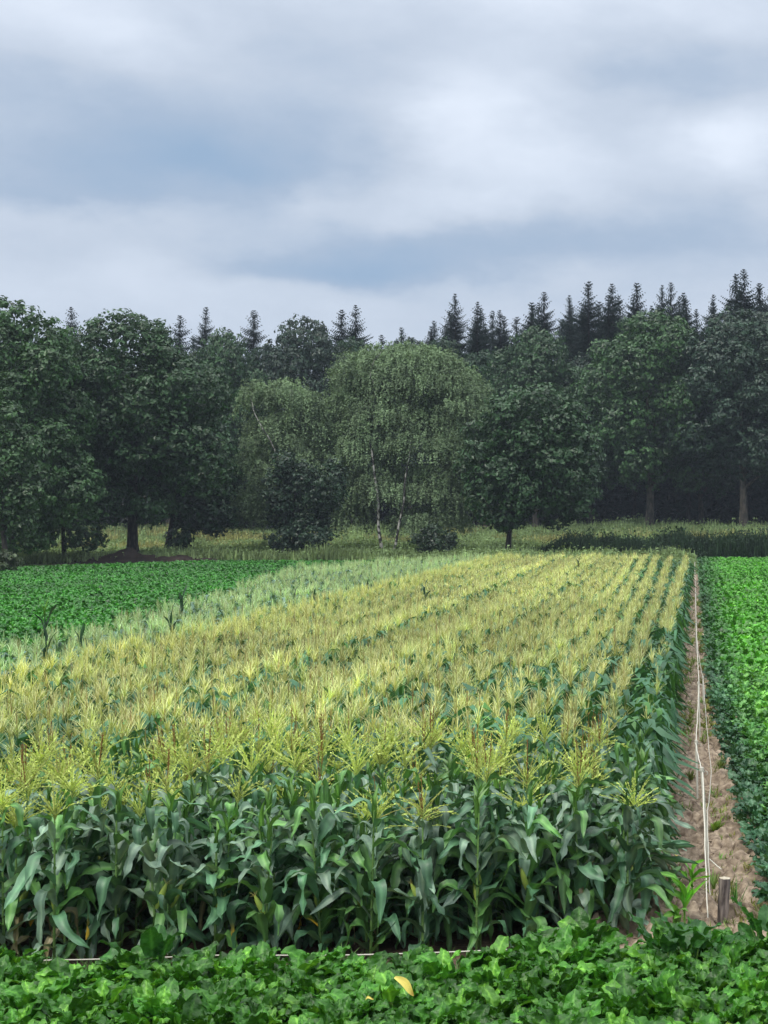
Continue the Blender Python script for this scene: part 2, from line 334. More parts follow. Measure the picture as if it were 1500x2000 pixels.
def corn_parts(seed, tas=True, H=1.32, yellow=False, ear=True, col=None, tcol=None):
    r = np.random.default_rng(seed); base = DARK if col is None else np.array(col)
    st = Geo(); nz = 9; z = np.linspace(0, H, nz)
    bx, by = r.normal(0, .018, 2)
    P = np.stack([bx * (z / H) ** 2, by * (z / H) ** 2, z], -1)
    cst = np.array([.13, .24, .06])
    tube(st, P, np.linspace(.014, .007, nz), np.stack([cst * (0.7 + .5 * k) for k in z / H]), 6)
    for k in range(1, 8): # nodes
        zz = H * k / 8.5; tube(st, [(0, 0, zz - .01), (0, 0, zz), (0, 0, zz + .01)], [.013, .0165, .013], cst * .7, 6, False)
    if tas: tube(st, [(bx, by, H), (bx, by, H + .10)], [.007, .005], cst * 1.2, 5, False)
    lv = Geo(); nl = r.integers(13, 16); a0 = r.uniform(0, 6.28)
    for k in range(nl):
        q = k / (nl - 1); z0 = .08 + (H - .14) * q
        az = a0 + math.pi * k + r.normal(0, .45)
        Ln = (.44 + .26 * math.sin(math.pi * min(1, q + .12))) * r.uniform(.85, 1.15); W = r.uniform(.095, .132) * (.75 + .35 * math.sin(math.pi * (q * .8 + .15)))
        th0 = r.uniform(28, 66) + 8 * q; th1 = r.uniform(-100, -20) if r.random() < .85 else r.uniform(-30, 5)
        c = base * r.uniform(.8, 1.25) if r.random() < .66 else MIDG * r.uniform(.8, 1.5)
        if r.random() < .28: c = np.array([.160, .255, .175]) * r.uniform(.85, 1.2)
        tip = None
        if q < .22 and r.random() < .10: c = np.array([.24, .22, .11]) * r.uniform(.6, 1.1); W *= .6; th1 = -88
        if q < .3 and (yellow and r.random() < .45): tip = (.62, .42, .04)
        corn_leaf(lv, r, z0, az, Ln, W, th0, th1, r.uniform(.34, .62), c, nseg=15, tipcol=tip, wave=r.uniform(.010, .024))
    out = {'stalk': st, 'leaves': lv}
    if not tas: # whorl of upright young leaves
        for k in range(3): corn_leaf(lv, r, H - .1, r.uniform(0, 6.28), r.uniform(.3, .42), .05, 84, r.uniform(20, 60), .7, FRESH * .8, nseg=6, wave=.005)
    if tas:
        tg = Geo(); tassel(tg, r, H + .05, r.uniform(1.0, 1.35), r.integers(15, 23), 2, (.60, .70, .21), r.choice([.0, .05, .15, .5])); tg.V = [v + np.array([bx, by, 0]) for v in tg.V]; out['tassel'] = tg
    if ear:
        eg = Geo(); t = np.linspace(0, 1, 7); az = r.uniform(0, 6.28); ez = r.uniform(.42, .66)
        dv = np.array([math.cos(az) * .42, math.sin(az) * .42, .9]); P = np.array([0, 0, ez]) + dv * (.22 * t)[:, None] + np.array([math.cos(az), math.sin(az), 0]) * .012
        tube(eg, P, .006 + .022 * np.sin(math.pi * np.clip(t * .92 + .06, 0, 1)) ** .7, np.array([.30, .40, .07]), 8)
        for k in range(14):
            v = r.normal(size=3) * .5 + dv; corn = P[-1]; w_ = r.normal(size=3) * .002
            g_ = [corn, corn + w_, corn + v * .035 + w_, corn + v * .035]
            eg.add(g_, [(0, 1, 2, 3)], (.42, .38, .12))
        out['ear'] = eg
    return out
PART_MAT = {'stalk': M_stalk, 'leaves': M_corn, 'tassel': M_tassel, 'ear': M_stalk}
NV = 14
variants = []
for v in range(NV):
    tas = v < 9
    pr = corn_parts(100 + v, tas, H=1.30 + .04 * (v % 3), yellow=v in (2, 11), ear=v % 2 == 0)
    variants.append({k: g.mesh('corn_' + k, PART_MAT[k]) for k, g in pr.items()} | {'_t': tas, '_y': v in (2, 11)})

def merged_template(seed, tas, H, lod, tcol=None, col=None, brown=None):
    r = np.random.default_rng(seed); g = Geo(); base = DARK if col is None else np.array(col)
    if lod == 1: tube(g, [(0, 0, 0), (0, 0, H * .5), (0, 0, H + .07)], [.014, .011, .006], (.12, .22, .06), 4, False)
    nl = 9 if lod == 1 else 5
    for k in range(nl):
        q = k / (nl - 1); z0 = (.2 if lod == 1 else .55 * H) + ((H - .28) if lod == 1 else (.40 * H)) * q
        c = base * r.uniform(.8, 1.25) if r.random() < .75 else MIDG * r.uniform(.8, 1.2)
        corn_leaf(g, r, z0, math.pi * k + r.normal(0, .5), r.uniform(.5, .75), r.uniform(.08, .11), r.uniform(45, 75), r.uniform(-85, -20), r.uniform(.3, .5), c, nseg=6 if lod == 1 else 4, m=3, wave=.01)
    if tas: tassel(g, r, H + .05, r.uniform(.95, 1.2) * (1 if lod == 1 else .8), 21 if lod == 1 else 18, (1 if lod == 1 else 0), tcol, r.uniform(.0, .42) if brown is None else brown)
    return g.arrays()

def row_x(k, D):
    near = .62 + .45 * k
    kk = k / (k + 4.0)
    t = sstep(36, 92, D)
    return -(near - .18 * t * np.exp(-k / 2.0) + 1.25 * t * kk * np.exp(-(k / 14.0) ** 2) * 1.3)
def left_edge(D): return np.interp(D, [0, 31, 36, 49, 76, 95], [12.8, 12.8, 12.8, 14.2, 17.7, 18.5])
def end_D(X): return np.interp(-X, [0, 13.0, 17.7, 30], [91, 91, 77, 76])

plants = []   # x, y, row
for k in range(52):
    y = (14.72 if k > 3 else 15.6 - .2 * k) + rng.uniform(-.06, .28)
    while y < 92:
        x = float(row_x(k, y)) + rng.normal(0, .025)
        if -x < left_edge(y) + .15 and y < end_D(x):
            if -x < .455 * y + 2.2: plants.append((x, y, k))
        y += rng.uniform(.13, .22) if y < 18.5 else (rng.uniform(.11, .18) if y < 40 else rng.uniform(.15, .24))
plants = np.array(plants)
XX, YY = plants[:, 0], plants[:, 1]
inframe = (XX * F / YY + VX > -60)
dist = np.where(inframe, np.hypot(XX * .5, YY), 1e9)
order = np.argsort(dist); near_ids = set(order[:300].tolist())
def tassel_prob(x, y, k):
    if k == 0 and y < 36: return .12
    if k == 1 and y < 22: return .45
    near = 1 - sstep(16.0, 21.0, y)
    right = sstep(-4.6, -2.6, x)
    n = vnoise(np.array([x]), np.array([y]), 1.3, 31)[0]
    p = 1.0 - near * (.40 + .28 * right) - .6 * (.35 + .65 * right) * (1 - sstep(23, 36, y)) * (n > .55)
    return float(p)
G1 = 'tasselled corn plants in the near rows'; G2 = 'corn plants without a tassel in the near rows'
LB = {(1, 0): 'dark green corn plant with feathery yellow tassel in the near rows',
      (1, 1): 'tasselled corn plant with yellowing lowest leaf tips in the near rows',
      (0, 0): 'dark leafy corn plant without any tassel in the near rows',
      (0, 1): 'corn plant without tassel and with yellowing lowest leaf tips in near rows'}
def place_corn(var, x, y, rz, s, label, group):
    root = empty('corn_plant', (x, y, 0), rz); root.scale = (s[0], s[0], s[1])
    root.rotation_euler = (rng.normal(0, .04), rng.normal(0, .04), rz)
    for nm in ('stalk', 'leaves', 'tassel', 'ear'):
        if nm in variants[var]: mobj(nm, variants[var][nm], root)
    tag(root, label, 'corn plant', group); return root
fl = [[], []]
for i, (x, y, k) in enumerate(plants):
    t = rng.random() < tassel_prob(x, y, int(k))
    if i in near_ids:
        v = int(rng.integers(0, 9)) if t else int(rng.integers(9, NV))
        if variants[v]['_y'] and rng.random() < .6: v += 1
        yl = int(variants[v]['_y']); s = (rng.uniform(.9, 1.1), rng.uniform(.78, 1.07))
        place_corn(v, x, y, rng.uniform(0, 6.28), s, LB[(int(t), yl)], (G1 if t else G2) + (' with yellowing tips' if yl else ''))
    else: fl[int(t)].append(i)
# the rest of the field: one object
cf = Geo()
T1 = [merged_template(200 + i, True, 1.30, 1) for i in range(8)]; U1 = [merged_template(220 + i, False, 1.36, 1) for i in range(4)]
T2 = [merged_template(240 + i, True, 1.30, 2) for i in range(8)]; U2 = [merged_template(260 + i, False, 1.36, 2) for i in range(4)]
GT = [merged_template(270 + i, True, 1.34, 1, (.65, .64, .24), (.10, .16, .05), .0) for i in range(5)]     # golden strip
PT = [merged_template(280 + i, i % 2 == 0, 1.26, 1, (.52, .64, .32), (.115, .205, .14), .0) for i in range(6)]  # pale green strip
idx_t = np.array(fl[1]); idx_u = np.array(fl[0])
def zone(ix):
    x, y = XX[ix], YY[ix]; j = rng.normal(0, .12, len(ix))
    golden = (-x + j > 9.2) & (-x + j < 10.3); pale = (-x + j >= 10.3)
    return golden, pale
def put(ix, temps, smin=.92, smax=1.08, tv=.12, tone=(1, 1, 1)):
    if len(ix) == 0: return
    w = rng.integers(0, len(temps), len(ix))
    for q in range(len(temps)):
        s = ix[w == q]; n = len(s)
        if n == 0: continue
        tint = np.array(tone) * (1 + rng.normal(0, tv, (n, 1))) * (1 + rng.normal(0, .03, (n, 3))) * np.array([.97, 1.03, 1.05])
        rowt = np.random.default_rng(5).normal(0, 1, 80)[plants[s, 2].astype(int)]; tint = tint * (1 + .09 * rowt[:, None]); hrow = 1 + .035 * rowt
        patch = 1 + .28 * (vnoise(XX[s], YY[s], 4.0, 12) - .5)[:, None]
        scatter(cf, temps[q], np.stack([XX[s], YY[s], 0 * XX[s]], -1), rng.uniform(0, 6.28, n), np.stack([rng.uniform(.9, 1.15, n), rng.uniform(smin, smax, n) * hrow], -1), np.clip(tint * patch, .5, 1.6), rng.normal(0, .05, (n, 2)))
for ix, Tn, Tf in ((idx_t, T1, T2), (idx_u, U1, U2)):
    gld, pal = zone(ix); nr = YY[ix] < 46
    put(ix[~gld & ~pal & nr], Tn); put(ix[~gld & ~pal & ~nr], Tf)
    put(ix[gld], GT); put(ix[pal], PT, .93, 1.1)
tag(cf.obj('corn_field', M_cornfield), 'mass of yellow tasselled corn rows filling the field beyond the near plants', 'corn field', kind='stuff')

# stray taller dark green stalks that stand above the tassels
def stray(px, ytop, D, lean, label, h_extra=0, tas=False):
    r = np.random.default_rng(int(px * 7)); H = Z_at(ytop, D); x = X_at(px, D)
    root = empty('stray_corn_stalk', (x, D, 0)); st = Geo(); lv = Geo(); c = np.array([.025, .075, .03])
    tube(st, [(0, 0, 0), (lean * .3, 0, H * .5), (lean, 0, H * .93)], [.02, .017, .01], c, 6)
    for k in range(6):
        z0 = H * (.45 + .085 * k); s_ = 1 if k % 2 else -1
        corn_leaf(lv, r, z0 * .97, (0 if s_ > 0 else math.pi) + r.normal(0, .5), r.uniform(.35, .5), .085, r.uniform(72, 85), r.uniform(35, 70), .75, c, nseg=7, wave=.004)
    lv.V = [v + np.array([lean * .6, 0, 0]) for v in lv.V]
    st.obj('stalk', M_stalk, root); lv.obj('leaves', M_corn, root)
    if tas:
        tg = Geo()
        for k in range(7): corn_leaf(tg, r, H * .90, r.uniform(0, 6.28), r.uniform(.25, .4), .03, 86, r.uniform(60, 80), .6, (.13, .30, .05), nseg=5, m=3, wave=.002)
        tg.V = [v + np.array([lean, 0, 0]) for v in tg.V]; tg.obj('tassel', M_tassel, root)
    tag(root, label, 'corn stalk', 'taller dark stalks standing above the tassels')
stray(97, 1178, 26.5, -.08, 'tallest dark stray stalk with fresh green top, against the left beet field', tas=True)
stray(157, 1222, 30, .02, 'stubby dark stray leaf pair just right of the tallest stray stalk')
stray(334, 1186, 33, .0, 'broad forked dark stray stalk low in the pale corn strip')
stray(355, 1152, 42, .0, 'thin dark stray stalk at the edge of the left beet field')
stray(574, 1150, 46, .0, 'left stalk of two dark stray stalks close together on the golden strip')
stray(614, 1150, 46, .0, 'right stalk of two dark stray stalks close together on the golden strip')
stray(718, 1126, 54, .0, 'dark stray stalk on the golden strip in front of the two birch trunks')
stray(830, 1136, 48, .0, 'dark stray stalk among yellow tassels in line with the low dark shrub')
stray(1130, 1088, 70, .0, 'farthest dark stray stalk, between the rows near the far field end')

# ------------------------------------------------------------------ beet plants
def beet_geo(seed, nl=12, H=.42, lod=0, base=(.042, .165, .014)):
    r = np.random.default_rng(seed); lv = Geo(); pt = Geo(); base = np.array(base)
    for k in range(nl):
        q = k / nl; az = k * 2.4 + r.normal(0, .2); up = r.uniform(.15, 1.0)
        el = np.radians(35 + 48 * up); Lp = H * r.uniform(.45, .75); Lb = H * r.uniform(.36, .66); W = Lb * r.uniform(.52, .74)
        n = 15 if lod == 0 else 4; m = 9 if lod == 0 else 3
        t = np.linspace(0, 1, n); th = el - np.radians(r.uniform(25, 100)) * t ** 1.4
        h = np.array([math.cos(az), math.sin(az), 0]); S = np.array([-math.sin(az), math.cos(az), 0])
        p0 = h * math.cos(el) * Lp + np.array([0, 0, math.sin(el) * Lp + .02])
        d = (np.cos(th)[:, None] * h + np.sin(th)[:, None] * np.array([0, 0, 1])) * (Lb / (n - 1)); P = np.cumsum(d, 0) - d[0] + p0
        T = d / np.linalg.norm(d, axis=1)[:, None]; tw = r.normal(0, .35); Nn = np.cross(T, S); S2 = S * math.cos(tw) + Nn * math.sin(tw); N2 = np.cross(T, S2)
        w = W * .5 * (np.sin(math.pi * np.clip(t * .93 + .05, 0, 1) ** .75) ** .65) ; w[-1] = .01
        prof = np.linspace(-1, 1, m); ph = r.uniform(0, 6.28, 3)
        disp = .22 * np.abs(prof)[None] * w[:, None] + (.015 * np.abs(prof)[None] ** 1.5 * np.sin(t[:, None] * 14 + ph[0] + (prof > 0)[None] * ph[1]) if lod == 0 else 0)
        if lod == 0: disp = disp + .010 * np.sin(t[:, None] * 27 + ph[2]) * np.sin(prof[None] * 6 + ph[0])
        c = base * r.uniform(.6, 1.35)
        if r.random() < .2: c = base * np.array([2.3, 1.75, 1.9])
        cc = np.tile(c, (n * m, 1))
        if lod == 0: vein = (np.sin(t[:, None] * 34 - np.abs(prof)[None] * 5) > .55).ravel(); cc[vein] *= np.array([1.45, 1.3, 1.5]); cc[np.tile(np.abs(prof) < .1, n)] = c * np.array([2.6, 2.0, 2.6])
        V = P[:, None] + S2[:, None] * (w[:, None] * prof)[:, :, None] + N2[:, None] * disp[:, :, None]
        lv.add(V, grid_faces(n, m), cc)
        if lod == 0: tube(pt, [(0, 0, 0), p0 * np.array([.45, .45, .55]), p0], [.009, .007, .005], (.16, .30, .06), 5, False)
    return lv, pt
bvar = []
for v in range(10):
    lv, pt = beet_geo(400 + v, 22 + v % 5, .35 + .03 * (v % 3)); bvar.append((lv.mesh('leaves', M_beet), pt.mesh('stems', M_stalk), ''))
lv, pt = beet_geo(430, 13, .56, base=(.028, .115, .018)); bvar.append((lv.mesh('leaves', M_beet), pt.mesh('stems', M_stalk), 'big'))
lv, pt = beet_geo(433, 10, .40, base=(.19, .34, .022)); bvar.append((lv.mesh('leaves', M_beet), pt.mesh('stems', M_stalk), 'lime'))
# darker blue-green, droopier plants of the right-hand field
dvar = []
for v in range(6):
    lv, pt = beet_geo(450 + v, 18, .38, base=(.030, .105, .040)); dvar.append((lv.mesh('leaves', M_beet), pt.mesh('stems', M_stalk), ''))
beets = []
for y in np.arange(10.4, 14.8, .27):
    for x in np.arange(-7.2, 2.4, .29):
        X = x + rng.normal(0, .06); Y = y + rng.normal(0, .06)
        if Y > 13.75 + .75 * float(sstep(-1.7, -1.1, X)): continue
        beets.append((X, Y))
def right_edge(D): return np.interp(D, [0, 14.7, 17, 35, 200], [.95, .95, .86, .50, .42])
for y in np.arange(14.9, 130, .245):
    x = float(right_edge(y)) + .0
    while x < .0436 * y + 2.6:
        beets.append((x + rng.normal(0, .05), y + rng.normal(0, .07))); x += .28 if y < 60 else .32
beets = np.array(beets); BX, BY = beets[:, 0], beets[:, 1]
vis = (VX + BX * F / BY > -70) & (VX + BX * F / BY < 1575)
o2 = np.argsort(np.where(vis, BY + .25 * (BY > 14.8), 1e9)); nb_ids = o2[:298]
big_at = [(-4.35, 13.75), (-3.35, 13.7), (-.62, 14.3), (-.15, 13.9), (.55, 14.5)]
lime_at = [(.45, 11.75), (.36, 11.1), (-5.05, 11.6), (-.9, 11.2)]
def place_beet(vm, x, y, s, label, group):
    root = empty('beet_plant', (x, y, 0), rng.uniform(0, 6.28)); root.scale = (s, s, s)
    mobj('leaves', vm[0], root); mobj('stems', vm[1], root); tag(root, label, 'beet plant', group)
for i in nb_ids:
    x, y = BX[i], BY[i]
    if y > 14.8: place_beet(dvar[rng.integers(0, 6)], x, y, rng.uniform(.68, .98), 'blue green beet plant at the near end of the field beyond the path', 'blue green beet plants beside the path')
    elif min(math.hypot(x - a, y - b) for a, b in big_at) < .17: place_beet(bvar[10], x, y, 1.0, 'large dark beet plant rising above the leafy band before the corn', 'large dark beet plants before the corn')
    elif min(math.hypot(x - a, y - b) for a, b in lime_at) < .17: place_beet(bvar[11], x, y, 1.0, 'lime yellow beet plant in the dark green leafy band', 'lime yellow beet plants')
    else: place_beet(bvar[rng.integers(0, 10)], x, y, rng.uniform(.8, 1.12), 'glossy mid green beet plant in the leafy band before the corn', 'green beet plants before the corn')
mask = np.ones(len(beets), bool); mask[nb_ids] = False
bf = Geo()
BT = []
for v in range(6):
    lv, pt = beet_geo(500 + v, 15, .40, lod=1, base=(.050, .175, .028)); BT.append(lv.arrays())
BN = []
for v in range(4):
    lv, pt = beet_geo(520 + v, 12, .38, lod=0, base=(.040, .14, .035)); V_, F_, C_ = lv.arrays(); BN.append((V_, F_, C_))
def put_beets(x, y, temps, tint, smin=.85, smax=1.2):
    w = rng.integers(0, len(temps), len(x))
    for q in range(len(temps)):
        s = w == q
        if s.sum(): n = int(s.sum()); scatter(bf, temps[q], np.stack([x[s], y[s], ground_z(x[s], y[s])], -1), rng.uniform(0, 6.28, n), rng.uniform(smin, smax, (n, 1)), tint[s])
rx, ry = BX[mask], BY[mask]
dk = np.clip(1 - (rx - right_edge(ry)) / (.25 + .012 * ry), 0, 1)          # the tint turns darker and bluer towards the path
n1 = vnoise(rx, ry, 1.2, 44); n2 = vnoise(rx, ry * .5, 3.5, 45)
tint = (np.array([.72, .72, 1.15]) * dk[:, None] + np.array([1.7, 1.8, .85]) * (1 - dk)[:, None]) * (.8 + .4 * n1)[:, None] * (.85 + .3 * n2)[:, None] * (1 + rng.normal(0, .18, (len(rx), 1)))
nr = ry < 40
put_beets(rx[nr], ry[nr], BN, tint[nr], .66, .95); put_beets(rx[~nr], ry[~nr], BT, tint[~nr], .6, .9)
# left field, between the corn and the trees
lx = []; 
for y in np.arange(30, 124, .27):
    xs = np.arange(-.43 * y - 4, -float(left_edge(min(y, 92))) - .2 if y < 77 else -12.0, .27)
    if y >= 77: xs = xs[y > np.array([float(end_D(q)) for q in xs]) + .6]
    far = 123.5 - np.clip((-xs - 36), 0, 20) * 1.6
    xs = xs[y < far]
    for x in xs: lx.append((x + rng.normal(0, .07), y + rng.normal(0, .08)))
lx = np.array(lx); n1 = vnoise(lx[:, 0], lx[:, 1], 2.0, 51); n2 = vnoise(lx[:, 0] * .5, lx[:, 1], 5, 52)
tint = np.array([.90, 1.18, .80]) * (.7 + .45 * n1 + .25 * n2)[:, None] * (1 + rng.normal(0, .2, (len(lx), 1))) * (1 - .25 * sstep(70, 115, lx[:, 1]))[:, None] ** .5
put_beets(lx[:, 0], lx[:, 1], BT, tint, .50, .80)
tag(bf.obj('beet_field', M_field), 'dense green beet rows covering the fields on both sides of the corn', 'beet field', kind='stuff')

# ------------------------------------------------------------------ rope fence, stakes, post, small plants
WHITE = np.array([.66, .63, .54])
def stake(x, y, h, lx_, label):
    root = empty('fence_stake', (x, y, 0)); r_ = .016
    g = Geo(); tube(g, [(0, 0, -.08), (lx_ * .5, 0, h * .5), (lx_, 0, h)], [r_ * .8, r_, r_], WHITE, 8); g.obj('rod', M_rope, root)
    g = Geo(); tube(g, [(lx_, 0, h - .03), (lx_, 0, h + .012)], [r_ * 1.5, r_ * 1.4], WHITE * .9, 8); 
    a = np.linspace(0, 5.2, 9); tube(g, np.stack([lx_ + r_ * 1.4 + .022 + .022 * -np.cos(a), 0 * a, h - .05 + .022 * np.sin(a)], -1), .005, WHITE * .7, 5); g.obj('clip', M_rope, root)
    tag(root, label, 'stake', 'white stakes of the rope fence')
stakes = [(.16, 18.4, 1.18, -.08, 'tall white fence stake nearest to the wooden post'),
          (.045, 22.9, .86, -.02, 'shorter white fence stake on the corn side of the bare strip'),
          (.10, 28.8, 1.05, -.03, 'white fence stake third along the bare strip from the wooden post'),
          (.19, 33.7, .66, -.02, 'low white fence stake beside the beets halfway up the strip'),
          (.05, 46, .95, 0, 'thin far white fence stake where the bare strip narrows'),
          (.05, 62, .95, 0, 'small far white fence stake with a knot of rope'),
          (.03, 98, .95, 0, 'farthest white fence stake at the end of the strip')]
for s_ in stakes: stake(*s_)
def rope(name, pts, sag, rad, label, group=None, col=WHITE):
    g = Geo(); P = []
    for a, b in zip(pts[:-1], pts[1:]):
        a, b = np.array(a, float), np.array(b, float); n = 12
        for i in range(n):
            t = i / n; p = a + (b - a) * t; p[2] -= sag * 4 * t * (1 - t) * min(1, np.linalg.norm(b - a) / 6); p[0] += .003 * math.sin(i * 1.9); P.append(p)
    P.append(np.array(pts[-1], float)); P = np.array(P); tube(g, P, rad, col, 6)
    return tag(g.obj(name, M_rope), label, 'rope', group)
rope('fence_rope', [(.13, 16.05, .02), (.09, 18.4, 1.15), (.02, 22.9, .83), (.08, 28.8, 1.02), (.05, 46, .9), (.05, 62, .92), (.03, 98, .92)], .05, .0070, 'white rope strung from stake to stake along the bare strip')
rope('lower_fence_rope', [(.16, 16.9, .05), (.14, 18.4, .72), (.24, 24, .30), (.18, 33.7, .62), (.07, 46, .5)], .12, .006, 'slack greyish second rope hanging lower on the fence stakes', col=WHITE * .75)
rope('short_rope_end', [(.155, 17.3, .42), (.22, 17.2, .38), (.27, 17.1, .36)], .0, .006, 'short loose rope end sticking out sideways behind the wooden post')
rope('low_rope', [(-6.3, 14.30, .13), (-5.65, 14.42, .15), (-4.0, 14.45, .19), (-2.9, 14.45, .19), (-1.4, 14.45, .245), (-.75, 14.6, .16), (-.55, 14.65, 0)], .02, .006, 'thin white rope stretched low across the foot of the corn')

def wooden_post():
    D = 16.2; x = X_at(1411, D); root = empty('wooden_post', (x, D, 0), .4); root.rotation_euler = (.02, .05, .4)
    g = Geo(); n, m = 16, 20; z = np.linspace(-.1, .465, n); th = np.arange(m) * 2 * math.pi / m
    r = .050 + .004 * np.sin(z * 9)[:, None] + .0035 * np.sin(th * 5 + 1)[None] + .002 * np.sin(th * 11)[None] + .006 * (z > .3)[:, None] * (z - .3)[:, None] * 8
    r = r - .016 * np.exp(-((z[:, None] - .24) / .05) ** 2 - (((th[None] - 4.3)) / .6) ** 2) + .006 * (vnoise(np.cos(th)[None] * 2 + 9 + 0 * z[:, None], np.sin(th)[None] * 2 + z[:, None] * 9, .5, 61) - .5) - .006 * np.exp(-((th[None] - 4.9) / .12) ** 2) * (z[:, None] < .3)
    V = np.stack([r * np.cos(th), r * np.sin(th), np.repeat(z[:, None], m, 1)], -1); g.add(V, grid_faces(n, m, closed=True), (.2, .15, .15)); g.obj('post_body', M_post, root)
    g = Geo(); top = V[-1]; c = top.mean(0) + np.array([0, 0, .004]); rim = top * np.array([.96, .96, 1]) + np.array([0, 0, .003])
    g.add(np.concatenate([top, rim, [c]]), np.array([(i, (i + 1) % m, m + (i + 1) % m, m + i) for i in range(m)]), (.6, .55, .4)); 
    g.add(np.concatenate([rim, [c]]), np.array([(i, (i + 1) % m, m) for i in range(m)]), (.6, .55, .4)); g.obj('sawn_top', M_cut, root, smooth=False)
    tag(root, 'short weathered grey wooden post with pale sawn top near the corn corner', 'post')
wooden_post()

def blades(g, r, n, h, w, col, spread=.5, ox=0, oy=0, z=0, e=(60, 88)):
    for k in range(n):
        az = r.uniform(0, 6.28); Ln = h * r.uniform(.6, 1.1); t = np.linspace(0, 1, 5); el = np.radians(r.uniform(*e) - r.uniform(10, 60) * spread * t)
        d = np.stack([np.cos(el) * math.cos(az), np.cos(el) * math.sin(az), np.sin(el)], -1) * Ln / 4; P = np.cumsum(d, 0) - d[0] + np.array([ox + r.normal(0, .012), oy + r.normal(0, .012), z])
        S = np.tile(np.array([-math.sin(az), math.cos(az), 0]), (5, 1)); ribbon(g, P, S, np.tile([0, 0, 1.], (5, 1)), w * np.array([.6, 1, .9, .6, .05]), np.array([-1., 0, 1]), np.tile(np.array([.3, 0, .3]) * w, (5, 1)), np.array(col) * r.uniform(.75, 1.3))
def young_corn(px, py, D, h, n, label, col=(.13, .36, .04), name='young_corn_plant', w=.10):
    r = np.random.default_rng(int(px)); root = empty(name, (X_at(px, D), D, .05)); st = Geo(); lv = Geo()
    tube(st, [(0, 0, -.03), (0, 0, h * .3), (0, 0, h * .55)], [.012, .011, .006], (.16, .32, .06), 6)
    for k in range(n): corn_leaf(lv, r, h * (.12 + .38 * k / n), math.pi * k + r.normal(0, .4), h * r.uniform(.5, .72), w, r.uniform(58, 84), r.uniform(-10, 60), .6, np.array(col) * r.uniform(.8, 1.2), nseg=8, wave=.006)
    st.obj('stalk', M_stalk, root); lv.obj('leaves', M_beet, root); tag(root, label, 'young corn')
young_corn(1337, 1800, 16.0, .62, 6, 'fresh bright green young corn plant standing on bare soil beside the corn corner')
young_corn(1352, 1745, 17.3, .42, 5, 'small broad leaved young corn just behind the bright young corn plant')
young_corn(1322, 1790, 15.7, .38, 4, 'lowest small fresh corn seedling in front of the bright young corn plant', col=(.11, .28, .04))
young_corn(1305, 1770, 16.6, .48, 5, 'darker young corn plant leaning out at the corner of the corn', col=MIDG * 1.1)
def tuft(px, D, n, h, w, label, col=(.13, .24, .05), name='grass_tuft', e=(60, 88)):
    r = np.random.default_rng(int(px * 3 + D)); g = Geo(); blades(g, r, n, h, w, col, e=e)
    o = g.obj(name, M_grass); o.location = (X_at(px, D), D, .07); tag(o, label, 'weed' if 'weed' in name else 'grass tuft')
tuft(1397, 20.6, 34, .17, .018, 'small bushy bright weed growing alone in the middle of the bare strip', (.20, .34, .05), 'bushy_weed', (30, 85))
tuft(1438, 16.5, 16, .34, .006, 'thin upright grass tuft just right of the wooden post', (.08, .20, .05))
tuft(1395, 17.5, 26, .22, .006, 'pale grass tuft right behind the wooden post', (.16, .26, .07))
tuft(1350, 24.5, 40, .16, .009, 'low weedy grass patch at the corn side of the first far stake', (.15, .2, .05))
tuft(1408, 25.5, 40, .18, .009, 'low weedy grass patch at the beet side of the second stake', (.16, .22, .06))
tuft(1345, 30.5, 40, .2, .010, 'grassy patch under the corn edge halfway up the strip', (.14, .2, .05))
tuft(1456, 18.2, 22, .15, .008, 'sparse yellowish grass tuft at the beet edge behind the wooden post', (.25, .26, .08))
wg = Geo(); r_ = np.random.default_rng(77)
for i in range(2200):
    y = 14.9 + 60 * r_.random() ** 1.8; x = r_.choice([r_.uniform(-.5, .0), r_.uniform(.1, float(right_edge(y)))]); n0 = vnoise(np.array([x * 3]), np.array([y]), 1.6, 71)[0]
    if n0 > .45 or (i % 3 == 0 and y < 19): blades(wg, r_, 5 if y < 30 else 9, r_.uniform(.05, .14) * (1 if y < 24 else 1.5), .006 if y < 26 else .012, np.array([.15, .22, .06]) * r_.uniform(.7, 1.5) * np.array([r_.uniform(.8, 1.5), 1, 1]), .6, x, y, .075, (25, 85))
for i in range(260):     # and along the foot of the corn
    x = r_.uniform(-6.6, -.6); blades(wg, r_, 6, r_.uniform(.08, .24), .009, np.array([.09, .17, .05]) * r_.uniform(.6, 1.6), .7, x, r_.uniform(14.2, 14.75), 0, (25, 85))
tag(wg.obj('strip_weeds', M_grass), 'thin low weeds sprinkled over the bare soil and along the corn foot', 'weeds', kind='stuff')
# yellow leaves lying on the beets
def fallen(px, py, D, Ln, rot, label):
    r = np.random.default_rng(int(px)); g = Geo(); t = np.linspace(0, 1, 9); P = np.stack([Ln * (t - .5), .01 * np.sin(t * 5), .02 * np.sin(t * 3.1)], -1)
    w = Ln * .16 * np.sin(math.pi * np.clip(t * .9 + .08, 0, 1)) ** .8; prof = np.linspace(-1, 1, 5)
    c = np.tile(np.array([.66, .55, .12]), (9, 1)); c[-2:] = (.55, .38, .08)
    ribbon(g, P, np.tile([0, 1., 0], (9, 1)), np.tile([0, 0, 1.], (9, 1)), w, prof, np.abs(prof)[None] * w[:, None] * .5, c)
    o = g.obj('yellow_leaf', M_stalk); o.location = (X_at(px, D), D, Z_at(py, D)); o.rotation_euler = (1.0, rot, .1); tag(o, label, 'leaf')
fallen(790, 1926, 12.6, .20, .75, 'pale yellow dead leaf lying tilted on the beets below the corn')
fallen(722, 1951, 12.3, .06, -.2, 'tiny cream leaf scrap low in the beets beside the larger yellow leaf')

